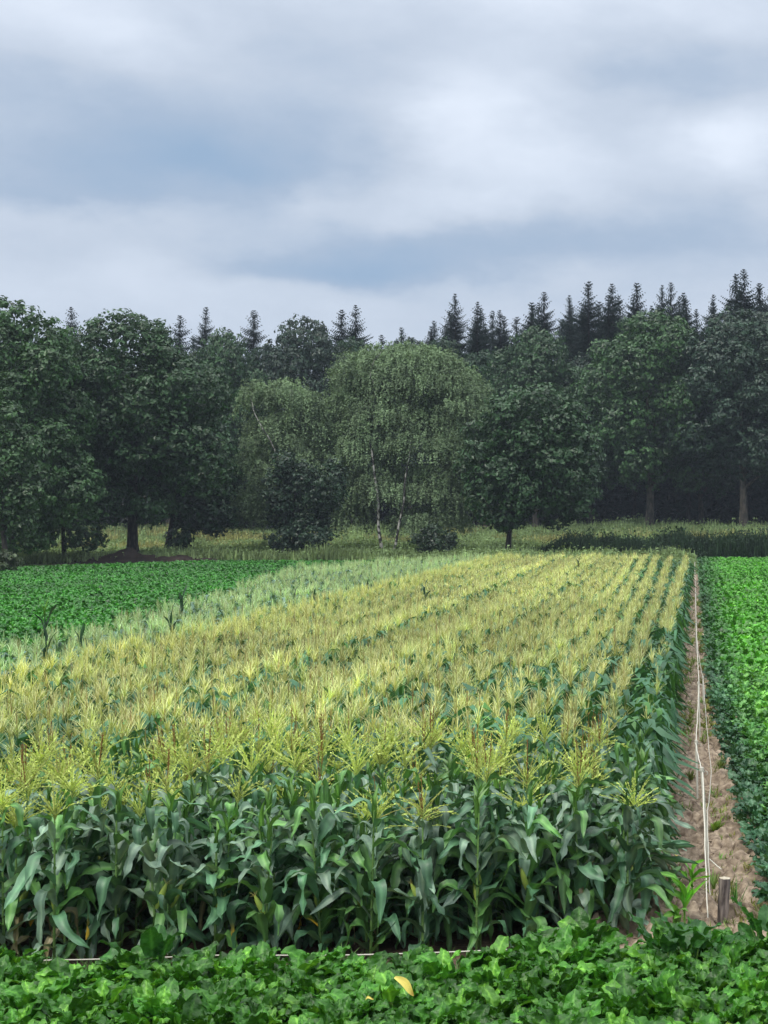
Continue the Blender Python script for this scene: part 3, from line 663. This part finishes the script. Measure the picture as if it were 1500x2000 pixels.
# ------------------------------------------------------------------ trees
def leaf_cards(g, P, Nn, size, col, r, elong=1.5):
    n = len(P); a = r.normal(size=(n, 3)); T = np.cross(Nn, a); T /= np.linalg.norm(T, axis=1)[:, None] + 1e-9; B = np.cross(Nn, T)
    s = (size * r.uniform(.6, 1.3, n))[:, None]
    V = np.stack([P - T * s * elong * .5, P + B * s * .45 + Nn * s * .12, P + T * s * elong * .5, P - B * s * .45 + Nn * s * .12], 1).reshape(-1, 3)
    g.add(V, np.arange(n * 4).reshape(n, 4), np.repeat(col, 4, 0))
def crown(lobes, dens, leaf, base, seed, clump=.75, fill=.10):
    """leaf clumps spread over the outer shell of overlapping lobes, plus sparse inner leaves"""
    r = np.random.default_rng(seed); g = Geo(); L = np.array(lobes, float); base = np.array(base)
    Ps, Ns, Cs = [], [], []
    for i, (cx, cy, cz, rx, ry, rz) in enumerate(L):
        area = 4 * math.pi * ((rx * ry + rx * rz + ry * rz) / 3); nc = int(area / (clump * clump) * 1.3)
        d = r.normal(size=(nc, 3)); d /= np.linalg.norm(d, axis=1)[:, None]
        cen = np.array([cx, cy, cz]) + d * np.array([rx, ry, rz]) * (r.uniform(.72, 1.16, nc) ** 1)[:, None]
        keep = np.ones(nc, bool)
        for j in range(len(L)):
            if j == i: continue
            q = (cen - L[j, :3]) / L[j, 3:]; keep &= (q * q).sum(1) > .72
        keep &= r.random(nc) < .93
        cen = cen[keep]; d = d[keep]; nc = len(cen)
        if nc == 0: continue
        k = max(4, int(dens * clump * clump / (leaf * leaf)))
        cr = clump * r.uniform(.35, 1.15, nc); tone = r.uniform(.6, 1.4, nc)
        dd = r.normal(size=(nc, k, 3)); dd /= np.linalg.norm(dd, axis=2)[:, :, None]; dd[:, :, 2] = np.where(dd[:, :, 2] < -.35, -dd[:, :, 2], dd[:, :, 2])
        P = cen[:, None] + dd * cr[:, None, None] * np.array([1, 1, .75]) * r.uniform(.5, 1.05, (nc, k, 1))
        Nn = dd * .7 + d[:, None] * .5 + r.normal(0, .35, (nc, k, 3)); Nn /= np.linalg.norm(Nn, axis=2)[:, :, None]
        Ps.append(P.reshape(-1, 3)); Ns.append(Nn.reshape(-1, 3)); Cs.append(np.repeat(tone, k)[:, None] * base[None] * (1 + r.normal(0, .12, (nc * k, 1))))
        nf = int(nc * k * fill); d = r.normal(size=(nf, 3)); d /= np.linalg.norm(d, axis=1)[:, None]
        Ps.append(np.array([cx, cy, cz]) + d * np.array([rx, ry, rz]) * (r.random(nf) ** .4)[:, None] * .85); Ns.append(d); Cs.append(np.tile(base * .9, (nf, 1)))
    P = np.concatenate(Ps); leaf_cards(g, P, np.concatenate(Ns), leaf, np.clip(np.concatenate(Cs), .003, 1), r)
    return g
def make_lobes(W, Hc, zb, seed, n=12, depth=.9):
    """lobes filling an oak-like crown: width W, crown height Hc, bottom at zb"""
    r = np.random.default_rng(seed); out = []
    R = W / 2; cz = zb + Hc / 2
    out.append((0, 0, cz, R * .62, R * .62 * depth, Hc * .40))
    n = int(n * 1.35)
    for k in range(n):
        q = (k + .5) / n; z = zb + Hc * (.14 + .72 * q); prof = math.sin(math.pi * (.13 + .74 * q) ** .9) ** .6
        az = k * 2.4 + r.uniform(-.3, .3); rr = R * r.uniform(.22, .42); off = max(0, R * prof * 1.12 - rr * .9)
        out.append((math.cos(az) * off, math.sin(az) * off * depth, z, rr, rr, rr * r.uniform(.75, 1.0)))
    rr = R * .36; out.append((r.uniform(-.1, .1) * R, 0, zb + Hc - rr * .8, rr * 1.3, rr * 1.2, rr * .8))
    return out
def trunk_geo(H, r0, lean=0, seed=0, limbs=5, zl=.4, col=(.1, .1, .1), reach=3):
    r = np.random.default_rng(seed); g = Geo(); z = np.linspace(-.3, H, 10); q = np.clip(z / H, 0, 1)
    P = np.stack([lean * q ** 1.3 + .12 * np.sin(q * 6 + seed), .1 * np.sin(q * 5 + 1), z], -1); R = r0 * (1 - .75 * q) ; R[0] *= 1.7; R[1] *= 1.1
    tube(g, P, R, col, 9)
    for k in range(limbs):
        i = 3 + k % 6; p = P[i]; az = k * 2.4 + r.uniform(-.5, .5); Ln = reach * r.uniform(.7, 1.2)
        e = np.array([math.cos(az) * Ln, math.sin(az) * Ln, Ln * r.uniform(.4, 1.0)])
        tube(g, [p, p + e * .4 + (0, 0, .2), p + e], [R[i] * .55, R[i] * .35, R[i] * .08], col, 6, False)
    return g
def tree(name, px, D, top, zbpx, width, base, label, seed, cat='tree', trunk_px=None, r0=.35, n=14, leaf=.23, clump=.68, lobes=None, dens=2.0, bark=None, extra=None, group=None, depth=.85):
    x = X_at(px, D); zg = float(ground_z(x, D)); s = sc(D); ztop = Z_at(top, D) - zg; zb = Z_at(zbpx, D) - zg; W = width / s
    tx = X_at(trunk_px if trunk_px else px, D)
    root = empty(name, (tx, D, zg)); dx = x - tx
    lb = lobes or [(a + dx, b, c, d, e, f) for a, b, c, d, e, f in make_lobes(W, ztop - zb, zb, seed, n, depth)]
    if extra:
        for (ex, ey, er, ez) in extra: lb.append((X_at(ex, D) - tx, -1.0, Z_at(ey, D) - zg, er / s, er / s, ez / s))
    crown(lb, dens, leaf, base, seed, clump).obj('crown', M_tree, root, smooth=False)
    trunk_geo(zb + (ztop - zb) * .7, r0, dx * .6, seed, 8, col=(.05, .04, .035), reach=W * .28).obj('trunk', bark or M_bark, root)
    tag(root, label, cat, group); return root
OAK = (.030, .080, .024); OAKB = (.036, .092, .025); DK = (.022, .060, .024); BLUE = (.026, .056, .032)
tree('oak_tree', 15, 122, 592, 1010, 300, OAKB, 'tall broad oak rising highest at the left edge of the tree row', 1, r0=.4, extra=[(60, 900, 95, 90), (150, 960, 60, 60), (20, 1020, 90, 55), (75, 1050, 40, 28)])
tree('young_tree', 8, 112, 790, 1070, 150, (.045, .105, .032), 'smaller light green tree in front of the tall oak at the left edge', 2, r0=.2, leaf=.22, clump=.6)
tree('young_tree', 128, 128, 716, 1058, 150, (.042, .095, .032), 'slim tree with pale leafy tips and thin trunk left of the mound', 3, trunk_px=125, r0=.17, leaf=.24, clump=.65, extra=[(60, 960, 70, 60), (175, 1045, 34, 34), (85, 1040, 30, 36)])
tree('oak_tree', 258, 131, 622, 975, 290, OAK, 'large round oak with thick trunk standing on the dark soil mound', 4, trunk_px=261, r0=.42, n=16, extra=[(405, 770, 50, 45), (400, 900, 60, 70), (165, 960, 70, 60), (190, 800, 60, 70), (225, 975, 40, 45), (300, 990, 45, 35)])
tree('oak_tree', 375, 137, 800, 1060, 160, DK, 'low dark leafy tree right of the oak on the soil mound', 5, trunk_px=327, r0=.28, clump=.65, extra=[(365, 1050, 26, 24), (430, 1010, 36, 34)])
tree('shade_tree', 590, 134, 905, 1062, 120, (.024, .056, .028), 'low dark bushy tree growing in front of the left birch', 6, trunk_px=568, r0=.22, leaf=.2, clump=.5, depth=.6, extra=[(655, 950, 28, 45), (545, 960, 25, 40), (560, 1055, 30, 22), (615, 1050, 40, 25), (560, 905, 22, 22)])
tree('maple_tree', 1038, 134, 757, 1022, 250, (.026, .068, .022), 'single rounded dark green tree with short trunk right of the birches', 7, trunk_px=988, r0=.24, n=18, leaf=.25, clump=.7, extra=[(985, 1015, 42, 20), (960, 960, 50, 50), (1125, 950, 42, 60), (1110, 870, 40, 50)])
tree('low_shrub', 852, 132, 1030, 1082, 90, (.03, .06, .028), 'low dark shrub between the birch trunks and the rounded dark tree', 8, cat='shrub', r0=.06, leaf=.17, clump=.35, n=6)
tree('corner_shrub', 8, 103, 1078, 1118, 60, (.07, .10, .045), 'small scrubby shrub at the far left corner of the beet field', 9, cat='shrub', r0=.04, leaf=.16, clump=.35, n=6)

# birches: white stems, hanging veils of small leaves
def birch(px, D, top, bot, width, label, seed, stems, lobes_px, base=(.165, .240, .125)):
    r = np.random.default_rng(seed); s = sc(D); tx = X_at(px, D); root = empty('birch_tree', (tx, D, 0))
    g = Geo(); Ps, Ns, Cs = [], [], []
    for (lx_, ly_, lrx, lrz) in lobes_px:
        cx = X_at(lx_, D) - tx; cz = Z_at(ly_, D); rx = lrx / s; rz = lrz / s; ry = rx * .9
        nb = int(5.5 * (rx * rz + rx * rx)) + 6
        d = r.normal(size=(nb, 3)); d /= np.linalg.norm(d, axis=1)[:, None]; d[:, 2] = np.where(d[:, 2] < -.15, -d[:, 2], d[:, 2])
        bs = np.array([cx, 1.5, cz]) + d * np.array([rx, ry, rz]) * r.uniform(.75, 1.05, (nb, 1)); bt = r.uniform(.7, 1.35, nb)
        m_ = 9; d = np.repeat(d, m_, 0); tone = np.repeat(bt, m_) * r.uniform(.88, 1.12, nb * m_); ns = nb * m_
        st = np.repeat(bs, m_, 0) + r.normal(0, 1, (ns, 3)) * np.array([.36, .36, .16])
        k = 17; t = np.linspace(0, 1, k); Ln = np.repeat(r.uniform(.5, 1.7, nb), m_) * r.uniform(.6, 1.1, ns)
        # a short outward arch, then straight down
        out = np.stack([d[:, 0], d[:, 1], 0 * d[:, 0]], -1)
        P = st[:, None] + out[:, None] * (.55 * np.sqrt(t))[None, :, None] + np.array([0, 0, .22]) * np.sin(np.minimum(t * 4, 3.14))[None, :, None] + np.array([0, 0, -1.]) * (Ln[:, None] * (t[None] ** 1.5))[:, :, None] + r.normal(0, .06, (ns, k, 3))
        Nn = out[:, None] * .6 + r.normal(0, .5, (ns, k, 3)) + np.array([0, 0, .35]); Nn /= np.linalg.norm(Nn, axis=2)[:, :, None] + 1e-6
        P = P.reshape(-1, 3); ok = P[:, 2] > Z_at(bot, D) + np.repeat(np.repeat(r.uniform(0, 1.4, nb), m_) , k)
        Ps.append(P[ok]); Ns.append(Nn.reshape(-1, 3)[ok]); Cs.append((np.repeat(tone, k)[:, None] * np.array(base)[None])[ok])
        nf = int(25 * rx * rz); d = r.normal(size=(nf, 3)); d /= np.linalg.norm(d, axis=1)[:, None]     # inner leaves
        Q = np.array([cx, 1.3, cz]) + d * np.array([rx, ry, rz]) * (.75 * r.random((nf, 1)) ** .4); ok = Q[:, 2] > Z_at(bot, D); Ps.append(Q[ok]); Ns.append(d[ok]); Cs.append(np.tile(np.array(base) * .9, (int(ok.sum()), 1)))
    leaf_cards(g, np.concatenate(Ps), np.concatenate(Ns), .12, np.concatenate(Cs), r, 1.6)
    g.obj('crown', M_birch, root, smooth=False)
    for pts, r0 in stems:
        g = Geo(); P = np.array([(X_at(a, D) - tx, dy, Z_at(b, D)) for a, b, dy in pts]); n = 24; tt = np.linspace(0, len(P) - 1, n)
        Q = np.stack([np.interp(tt, range(len(P)), P[:, c]) for c in range(3)], -1); Q[:, 0] += .04 * np.sin(tt * 4)
        tube(g, Q, r0 * (1 - .75 * tt / tt[-1]) * (1 + .5 * (tt < .15)), (.6, .6, .6), 8); g.obj('trunk', M_birchbark, root)
    tag(root, label, 'birch'); return root
birch(764, 140, 668, 1070, 340, 'large weeping birch with two white stems leaning apart in the middle', 21,
      [([(754, 1092, -1.6), (748, 1040, -1.6), (745, 980, -1.7), (736, 900, -1.5), (722, 850, -1.0), (722, 800, -1.0)], .15),
       ([(772, 1092, -1.6), (784, 1040, -1.6), (794, 980, -1.5), (798, 930, -1.3), (806, 860, -.8), (812, 800, 0)], .12),
       ([(722, 800, -1.0), (742, 760, -1.0), (728, 738, -1.5), (740, 705, -1.7), (752, 690, -1.6)], 0.045)],
      [(720, 735, 66, 62), (795, 745, 80, 72), (870, 790, 75, 80), (910, 850, 48, 90), (664, 805, 38, 50), (740, 830, 90, 80), (830, 880, 95, 85), (690, 890, 75, 80), (740, 965, 80, 60), (850, 965, 75, 60), (655, 975, 40, 55), (672, 1015, 42, 30), (830, 1020, 70, 26), (885, 985, 45, 50), (700, 770, 45, 60), (900, 930, 42, 60), (790, 700, 55, 30), (845, 715, 45, 35)])
birch(556, 138, 735, 1078, 190, 'smaller weeping birch with one slanting white stem on the left', 22,
      [([(566, 1092, 0), (566, 1000, 0), (558, 930, -.4), (548, 892, -1.0), (530, 850, -1.4), (518, 835, -1.4), (505, 805, -1.4), (497, 780, -1.3)], .085)],
      [(500, 785, 36, 45), (555, 785, 48, 45), (588, 830, 34, 56), (530, 860, 55, 60), (490, 920, 42, 55), (560, 930, 60, 50), (500, 985, 52, 40), (600, 905, 32, 50), (478, 1010, 36, 22), (545, 1000, 60, 40)])

# the wood behind: broadleaved trees, each its own crown from shared meshes
def shared_tree(seed, H, W, zb, base, leaf=.25, clump=.72):
    cm = crown(make_lobes(W, H - zb, zb, seed, 15, .8), 2.0, leaf, base, seed, clump).mesh('crown', M_tree, smooth=False)
    tm = trunk_geo(H * .7, .42, 0, seed, 8, col=(.05, .04, .035), reach=W * .25).mesh('trunk', M_barkpale); return cm, tm
SH = [shared_tree(31, 20, 13, 3.0, OAKB), shared_tree(32, 20, 12, 4.5, BLUE), shared_tree(33, 20, 14, 2.5, OAK), shared_tree(34, 20, 12, 3.5, DK)]
def wood_tree(px, D, top, width, v, label, group=None, name='forest_tree', rz=0):
    x = X_at(px, D); zg = float(ground_z(x, D)); H = Z_at(top, D) - zg; root = empty(name, (x, D, zg), rz)
    wv = [13, 12, 14, 12][v]; root.scale = (1.12 * width / sc(D) / wv, 1.12 * width / sc(D) / wv, H / 20)
    mobj('crown', SH[v][0], root); mobj('trunk', SH[v][1], root); tag(root, label, 'tree', group or 'broadleaved trees of the wood')
W_ = wood_tree
W_(1268, 193, 612, 250, 0, 'broad oak at the wood edge with fresh green top and visible pale trunk')
W_(1450, 190, 614, 240, 1, 'wide greyish green oak at the wood edge by the right side')
W_(1590, 192, 630, 220, 2, 'partly cut off oak at the outer right end of the wood edge')
W_(1045, 198, 648, 200, 2, 'mid green oak behind the single rounded dark tree')
W_(950, 203, 690, 160, 3, 'dark broadleaf crown between big birch and the oak behind rounded tree')
W_(1150, 204, 700, 150, 1, 'shaded bluish tree filling the gap left of the fresh topped oak')
W_(1370, 205, 690, 150, 3, 'shaded tree between the fresh topped oak and the greyish oak')
W_(595, 195, 628, 165, 1, 'rounded bluish dark tree showing above the left birch')
W_(435, 188, 652, 160, 2, 'mid green tree between the mound oak and the left birch')
W_(520, 200, 680, 120, 3, 'dark recessed tree just left of the rounded bluish tree')
W_(690, 200, 665, 130, 3, 'dark tree mostly hidden behind the top of the large birch')
W_(800, 203, 668, 150, 1, 'bluish dark tree directly behind the large birch top')
W_(870, 206, 665, 130, 3, 'dark tree behind the right shoulder of the large birch')
W_(110, 185, 655, 150, 0, 'green tree filling the gap between tallest left oak and mound oak')
W_(330, 190, 680, 150, 3, 'dark tree behind the right side of the mound oak')
W_(10, 190, 640, 170, 3, 'dark tree behind the tallest left oak')
W_(220, 195, 690, 170, 3, 'dark tree hidden behind the mound oak')
W_(-110, 180, 640, 200, 2, 'oak beyond the left edge of the tree row')
# a second, denser rank keeps the wood dark inside
for i, px in enumerate(range(-120, 1640, 95)):
    W_(px + 12 * math.sin(i * 3), 222 + 5 * math.sin(i * 2.1), 735 + 22 * math.sin(i * 1.7), 150, (1, 3)[i % 2], 'dark tree standing deep inside the wood', 'dark trees deep inside the wood', 'deep_wood_tree', i)

def conifer_mesh(seed, H=26, R=3.2, top_only=.0):
    r = np.random.default_rng(seed); g = Geo(); z = H * .12
    Vs, Cs = [], []
    while z < H - .15:
        q = (H - z) / H; Lr = min(R, .41 * (H - z)) * r.uniform(.6, 1.2) + .04; nb = 9 if q > .1 else 7
        for k in range(nb):
            az = r.uniform(0, 6.28); L = Lr * r.uniform(.65, 1.15); h = np.array([math.cos(az), math.sin(az), 0]); S = np.array([-math.sin(az), math.cos(az), 0])
            up = .38 - .62 * min(1, q * 2.6); n = max(3, int(L / .16))
            t = np.linspace(.05, 1, n)[:, None]
            P = np.array([0, 0, z + r.uniform(-.18, .18) * (q > .03)]) + h * (t * L) + np.array([0, 0, 1.]) * (up * t * L * .8 - .25 * L * np.sin(t * 3.14) * (q > .2) + .18 * L * t ** 3)
            for sd_ in (-1, 1, 0):
                w = .40 * (1.05 - t) * min(1.0, L) + .09
                v = S * sd_ * w + h * w * .5 + np.array([0, 0, -1.]) * (w * (.25 if sd_ else .9)) * r.uniform(.6, 1.2, (n, 1))
                a = h * .06
                Vs.append(np.stack([P - a, P + a, P + v + a * .3, P + v - a * .5], 1).reshape(-1, 3)); Cs.append(np.tile(np.array([.020, .044, .030]) * r.uniform(.75, 1.3), (n * 4, 1)))
        z += (.40 if q > .25 else .30) * r.uniform(.8, 1.2) * (1 if q > .05 else .8)
    V = np.concatenate(Vs); g.add(V, np.arange(len(V)).reshape(-1, 4), np.concatenate(Cs))
    cm = g.mesh('crown', M_needle, smooth=False)
    t = Geo(); tube(t, [(0, 0, -.3), (0, 0, H * .5), (0, 0, H * .97)], [.3, .16, .015], (.05, .04, .03), 7); return cm, t.mesh('trunk', M_bark)
CF = [conifer_mesh(60 + i, 26, [2.9, 3.8, 3.1, 2.4, 4.3][i]) for i in range(5)]
def conifer(px, top, D, v, label=None, k=1.0):
    x = X_at(px, D); zg = float(ground_z(x, D)); H = Z_at(top, D) - zg; root = empty('spruce_tree', (x, D, zg), px * .7); k *= 1.2 + .2 * math.sin(px * 1.3); root.scale = (k, k, H / 26); root.rotation_euler = (.02 * math.sin(px * 2.1), .025 * math.sin(px * 3.7), px * .7)
    mobj('crown', CF[v][0], root); mobj('trunk', CF[v][1], root)
    tag(root, label, 'spruce', 'spruces showing above the wood')
cl = [(97, 628, 2, 'small spruce tip just right of the tallest left oak'), (150, 597, 4, 'pale ragged spruce tip left of the mound oak crown'),
 (340, 613, 4, 'flat topped spruce at the right shoulder of the mound oak'), (390, 595, 0, 'slender spruce right of the flat topped spruce'),
 (448, 638, 3, 'very small spruce tip between two taller spruces on the left'), (490, 604, 1, 'pointed full spruce left of the rounded bluish tree'),
 (668, 600, 3, 'thin pale spruce left of a denser twin above the large birch'), (701, 594, 4, 'dense dark spruce above the left part of the large birch'),
 (752, 650, 3, 'tiny spruce tip above the middle of the large birch'), (787, 636, 0, 'small spruce above the middle of the large birch'),
 (812, 655, 3, 'lowest tiny spruce tip right of the small spruce above the birch'), (848, 634, 2, 'small spruce tip at the right shoulder of the large birch'),
 (889, 571, 2, 'tall open branched spruce above the right end of the large birch'), (926, 585, 4, 'wide dark spruce beside the tall open branched spruce'),
 (985, 603, 1, 'lopsided spruce between the wide dark spruce and a narrow one'), (1031, 587, 0, 'spruce with narrow tip above the single rounded dark tree'),
 (1068, 567, 1, 'full spruce above the right half of the rounded dark tree'), (1120, 573, 2, 'mid sized spruce between two taller spruces right of the rounded tree'),
 (1152, 544, 0, 'tall spruce with evenly stepped branches left of the fresh topped oak'), (1180, 572, 3, 'short thin spruce tip right of the evenly stepped spruce'),
 (1205, 552, 1, 'full spruce above the left part of the fresh topped oak'), (1238, 547, 0, 'spruce with long thin leader above the fresh topped oak'),
 (1284, 554, 2, 'spruce above the middle of the fresh topped oak'), (1319, 547, 1, 'full pointed spruce above the right part of the fresh topped oak'),
 (1346, 580, 3, 'short spruce right of the full pointed spruce'), (1394, 588, 3, 'lowest spruce in the dip before the tall right group'),
 (1427, 530, 0, 'first tall spruce of the tall right group'), (1461, 524, 1, 'tallest spruce of all in the right group'),
 (1480, 548, 3, 'spruce tucked beside the tallest spruce'), (1498, 540, 2, 'spruce cut by the right edge of the picture'), (1540, 548, 0, 'spruce outside the right edge of the picture')]
for i, (px, top, v, lb) in enumerate(cl): conifer(px, top, 212 + 6 * math.sin(i * 2.3), v, lb)
for i in range(36):
    px = 850 + 20 * i + 9 * math.sin(i * 5.0); conifer(px, 622 - .075 * (px - 850) + 18 * math.sin(i * 2.7), 226 + 4 * math.sin(i), (0, 2, 1, 3)[i % 4], 'dark spruce in the close rank behind the foremost spruces')
for i in range(12):
    px = -60 + 75 * i + 16 * math.sin(i * 4.0); conifer(px, 668 + 14 * math.sin(i * 2.9), 228, (0, 2, 3)[i % 3], 'low dark spruce in the rank behind the left half of the wood')

# shaded undergrowth that closes the wood below the crowns
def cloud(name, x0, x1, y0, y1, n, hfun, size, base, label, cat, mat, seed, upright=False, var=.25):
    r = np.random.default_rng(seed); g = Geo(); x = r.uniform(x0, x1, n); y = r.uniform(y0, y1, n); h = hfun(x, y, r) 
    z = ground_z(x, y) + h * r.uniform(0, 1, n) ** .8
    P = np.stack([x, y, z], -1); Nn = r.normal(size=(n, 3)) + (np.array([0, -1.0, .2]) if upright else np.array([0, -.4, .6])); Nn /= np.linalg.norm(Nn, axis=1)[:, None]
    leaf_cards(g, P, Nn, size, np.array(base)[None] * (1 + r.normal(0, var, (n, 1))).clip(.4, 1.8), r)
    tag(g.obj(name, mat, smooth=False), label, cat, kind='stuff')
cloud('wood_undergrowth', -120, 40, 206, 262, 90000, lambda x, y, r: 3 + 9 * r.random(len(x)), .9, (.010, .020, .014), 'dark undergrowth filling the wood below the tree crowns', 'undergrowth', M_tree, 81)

# soil mound under the oak
def mound():
    D = 127; g = Geo(); xs = np.linspace(X_at(-30, D), X_at(470, D), 110); ys = np.linspace(D - 3, D + 3.5, 16); Xg, Yg = np.meshgrid(xs, ys)
    px = VX + Xg * F / D; h = .62 * np.exp(-((px - 262) / 30) ** 2) + .18 * np.exp(-((px - 205) / 30) ** 2) + .15 * np.exp(-((px - 350) / 25) ** 2) + .34 + .25 * np.exp(-((px - 70) / 70) ** 2)
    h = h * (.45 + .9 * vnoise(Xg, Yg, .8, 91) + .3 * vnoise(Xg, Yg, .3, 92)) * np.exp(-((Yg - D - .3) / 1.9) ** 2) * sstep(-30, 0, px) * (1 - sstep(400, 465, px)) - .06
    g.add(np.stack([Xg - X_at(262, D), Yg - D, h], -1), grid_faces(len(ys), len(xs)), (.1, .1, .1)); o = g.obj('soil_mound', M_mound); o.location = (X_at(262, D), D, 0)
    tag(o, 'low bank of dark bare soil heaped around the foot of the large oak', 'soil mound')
mound()

# meadow: tall pale weeds and grasses, one mass
def meadow():
    r = np.random.default_rng(90); g = Geo(); t = []
    for v in range(6):
        q = Geo(); rr = np.random.default_rng(900 + v)
        for k in range(9):
            az = rr.uniform(0, 6.28); h = rr.uniform(.5, 1.0); ox, oy = rr.normal(0, .22, 2); S = np.array([math.cos(az), math.sin(az), 0]); w = rr.uniform(.03, .075); bx = rr.normal(0, .12, 2)
            P = np.array([(ox, oy, 0), (ox + bx[0] * .4, oy + bx[1] * .4, h * .55), (ox + bx[0], oy + bx[1], h)])
            ribbon(q, P, np.tile(S, (3, 1)), np.tile(S * 0, (3, 1)), w * np.array([.7, 1, .25]), np.array([-1., 1]), np.zeros((3, 2)), np.array([.22, .30, .13]) * rr.uniform(.7, 1.3))
            if k % 2: leaf_cards(q, P[1:] + rr.normal(0, .06, (2, 3)), np.tile([0, -.5, .8], (2, 1)), .13, np.tile(np.array([.15, .22, .09]) * rr.uniform(.6, 1.3), (2, 1)), rr)
        t.append(q.arrays())
    n = 46000; y = 97 + 103 * r.random(n) ** .9; x = -.44 * y - 4 + r.random(n) * (.44 * y + .0436 * y + 12)
    keep = (y > np.interp(-x, [-30, 0, 12, 14, 25, 42, 60], [134, 134, 134, 97, 129, 127, 118])) & ~((x > -12.5) & (y < 134))
    keep |= (x > -14) & (x < -.3) & (y > 95) & (y < 134) & (y > 93.5)
    x, y = x[keep], y[keep]; n = len(x)
    tone = .8 + .5 * vnoise(x, y, 5, 95); pink = (vnoise(x * .6, y, 4, 96) > .62) & (y > 150)
    tint = tone[:, None] * np.where(pink[:, None], np.array([1.35, 1.0, .95]), np.array([1., 1., 1.])) * (1 + r.normal(0, .12, (n, 1)))
    hs = .35 + .9 * vnoise(x, y, 2.2, 97) * vnoise(x, y, 7, 99) * 1.6 + (.35 + .45 * sstep(-30, -14, x)) * sstep(150, 190, y) * (.3 + vnoise(x, y, 1.2, 93)) + .15; w = r.integers(0, 6, n)
    for q in range(6):
        s = w == q; m = int(s.sum()); scatter(g, t[q], np.stack([x[s], y[s], ground_z(x[s], y[s])], -1), r.uniform(0, 6.28, m), np.stack([r.uniform(.8, 1.3, m), hs[s] * r.uniform(.7, 1.2, m)], -1), tint[s])
    tag(g.obj('meadow_weeds', M_grass, smooth=False), 'tall pale green weeds of the meadow before the wood', 'meadow', kind='stuff')
    # dark reedy bank along the far end of the right field
    g = Geo(); n = 9000; x = r.uniform(-13.5, 12, n); y = r.uniform(131.5, 137, n); kx = sstep(-13.5, -10, x)
    hs = (.5 + 1.6 * vnoise(x, y, 1.1, 98)) * (.35 + .65 * kx); w = r.integers(0, 6, n)
    for q in range(6):
        s = w == q; m = int(s.sum()); V, Fs, Cc = t[q]; scatter(g, (V, Fs, Cc * 0 + np.array([.026, .052, .026])), np.stack([x[s], y[s], 0 * x[s]], -1), r.uniform(0, 6.28, m), np.stack([r.uniform(.7, 1.1, m), hs[s] * r.uniform(.8, 1.25, m)], -1), (1 + r.normal(0, .2, (m, 1))) * np.ones((1, 3)))
    tag(g.obj('dark_reeds', M_grass, smooth=False), 'dark band of rushes closing the far end of the right beet field', 'reeds', kind='stuff')
meadow()

# ------------------------------------------------------------------ air
def haze():
    x0, x1, y0, y1, z0, z1 = -160, 60, -12, 300, -1.5, 48
    V = [(x, y, z) for z in (z0, z1) for y in (y0, y1) for x in (x0, x1)]
    g = Geo(); m = bpy.data.materials.new('haze'); m.use_nodes = True; nt = m.node_tree; nt.nodes.clear()
    pv = nt.nodes.new('ShaderNodeVolumePrincipled'); pv.inputs['Color'].default_value = (.66, .76, .90, 1); pv.inputs['Density'].default_value = .00024
    out = nt.nodes.new('ShaderNodeOutputMaterial'); nt.links.new(pv.outputs[0], out.inputs['Volume'])
    g.add(V, [(0, 2, 3, 1), (4, 5, 7, 6), (0, 1, 5, 4), (2, 6, 7, 3), (0, 4, 6, 2), (1, 3, 7, 5)], (1, 1, 1))
    tag(g.obj('haze', m, smooth=False), 'thin bluish air over the fields and the wood', 'haze', kind='stuff')
USE_HAZE = True
if USE_HAZE: haze()
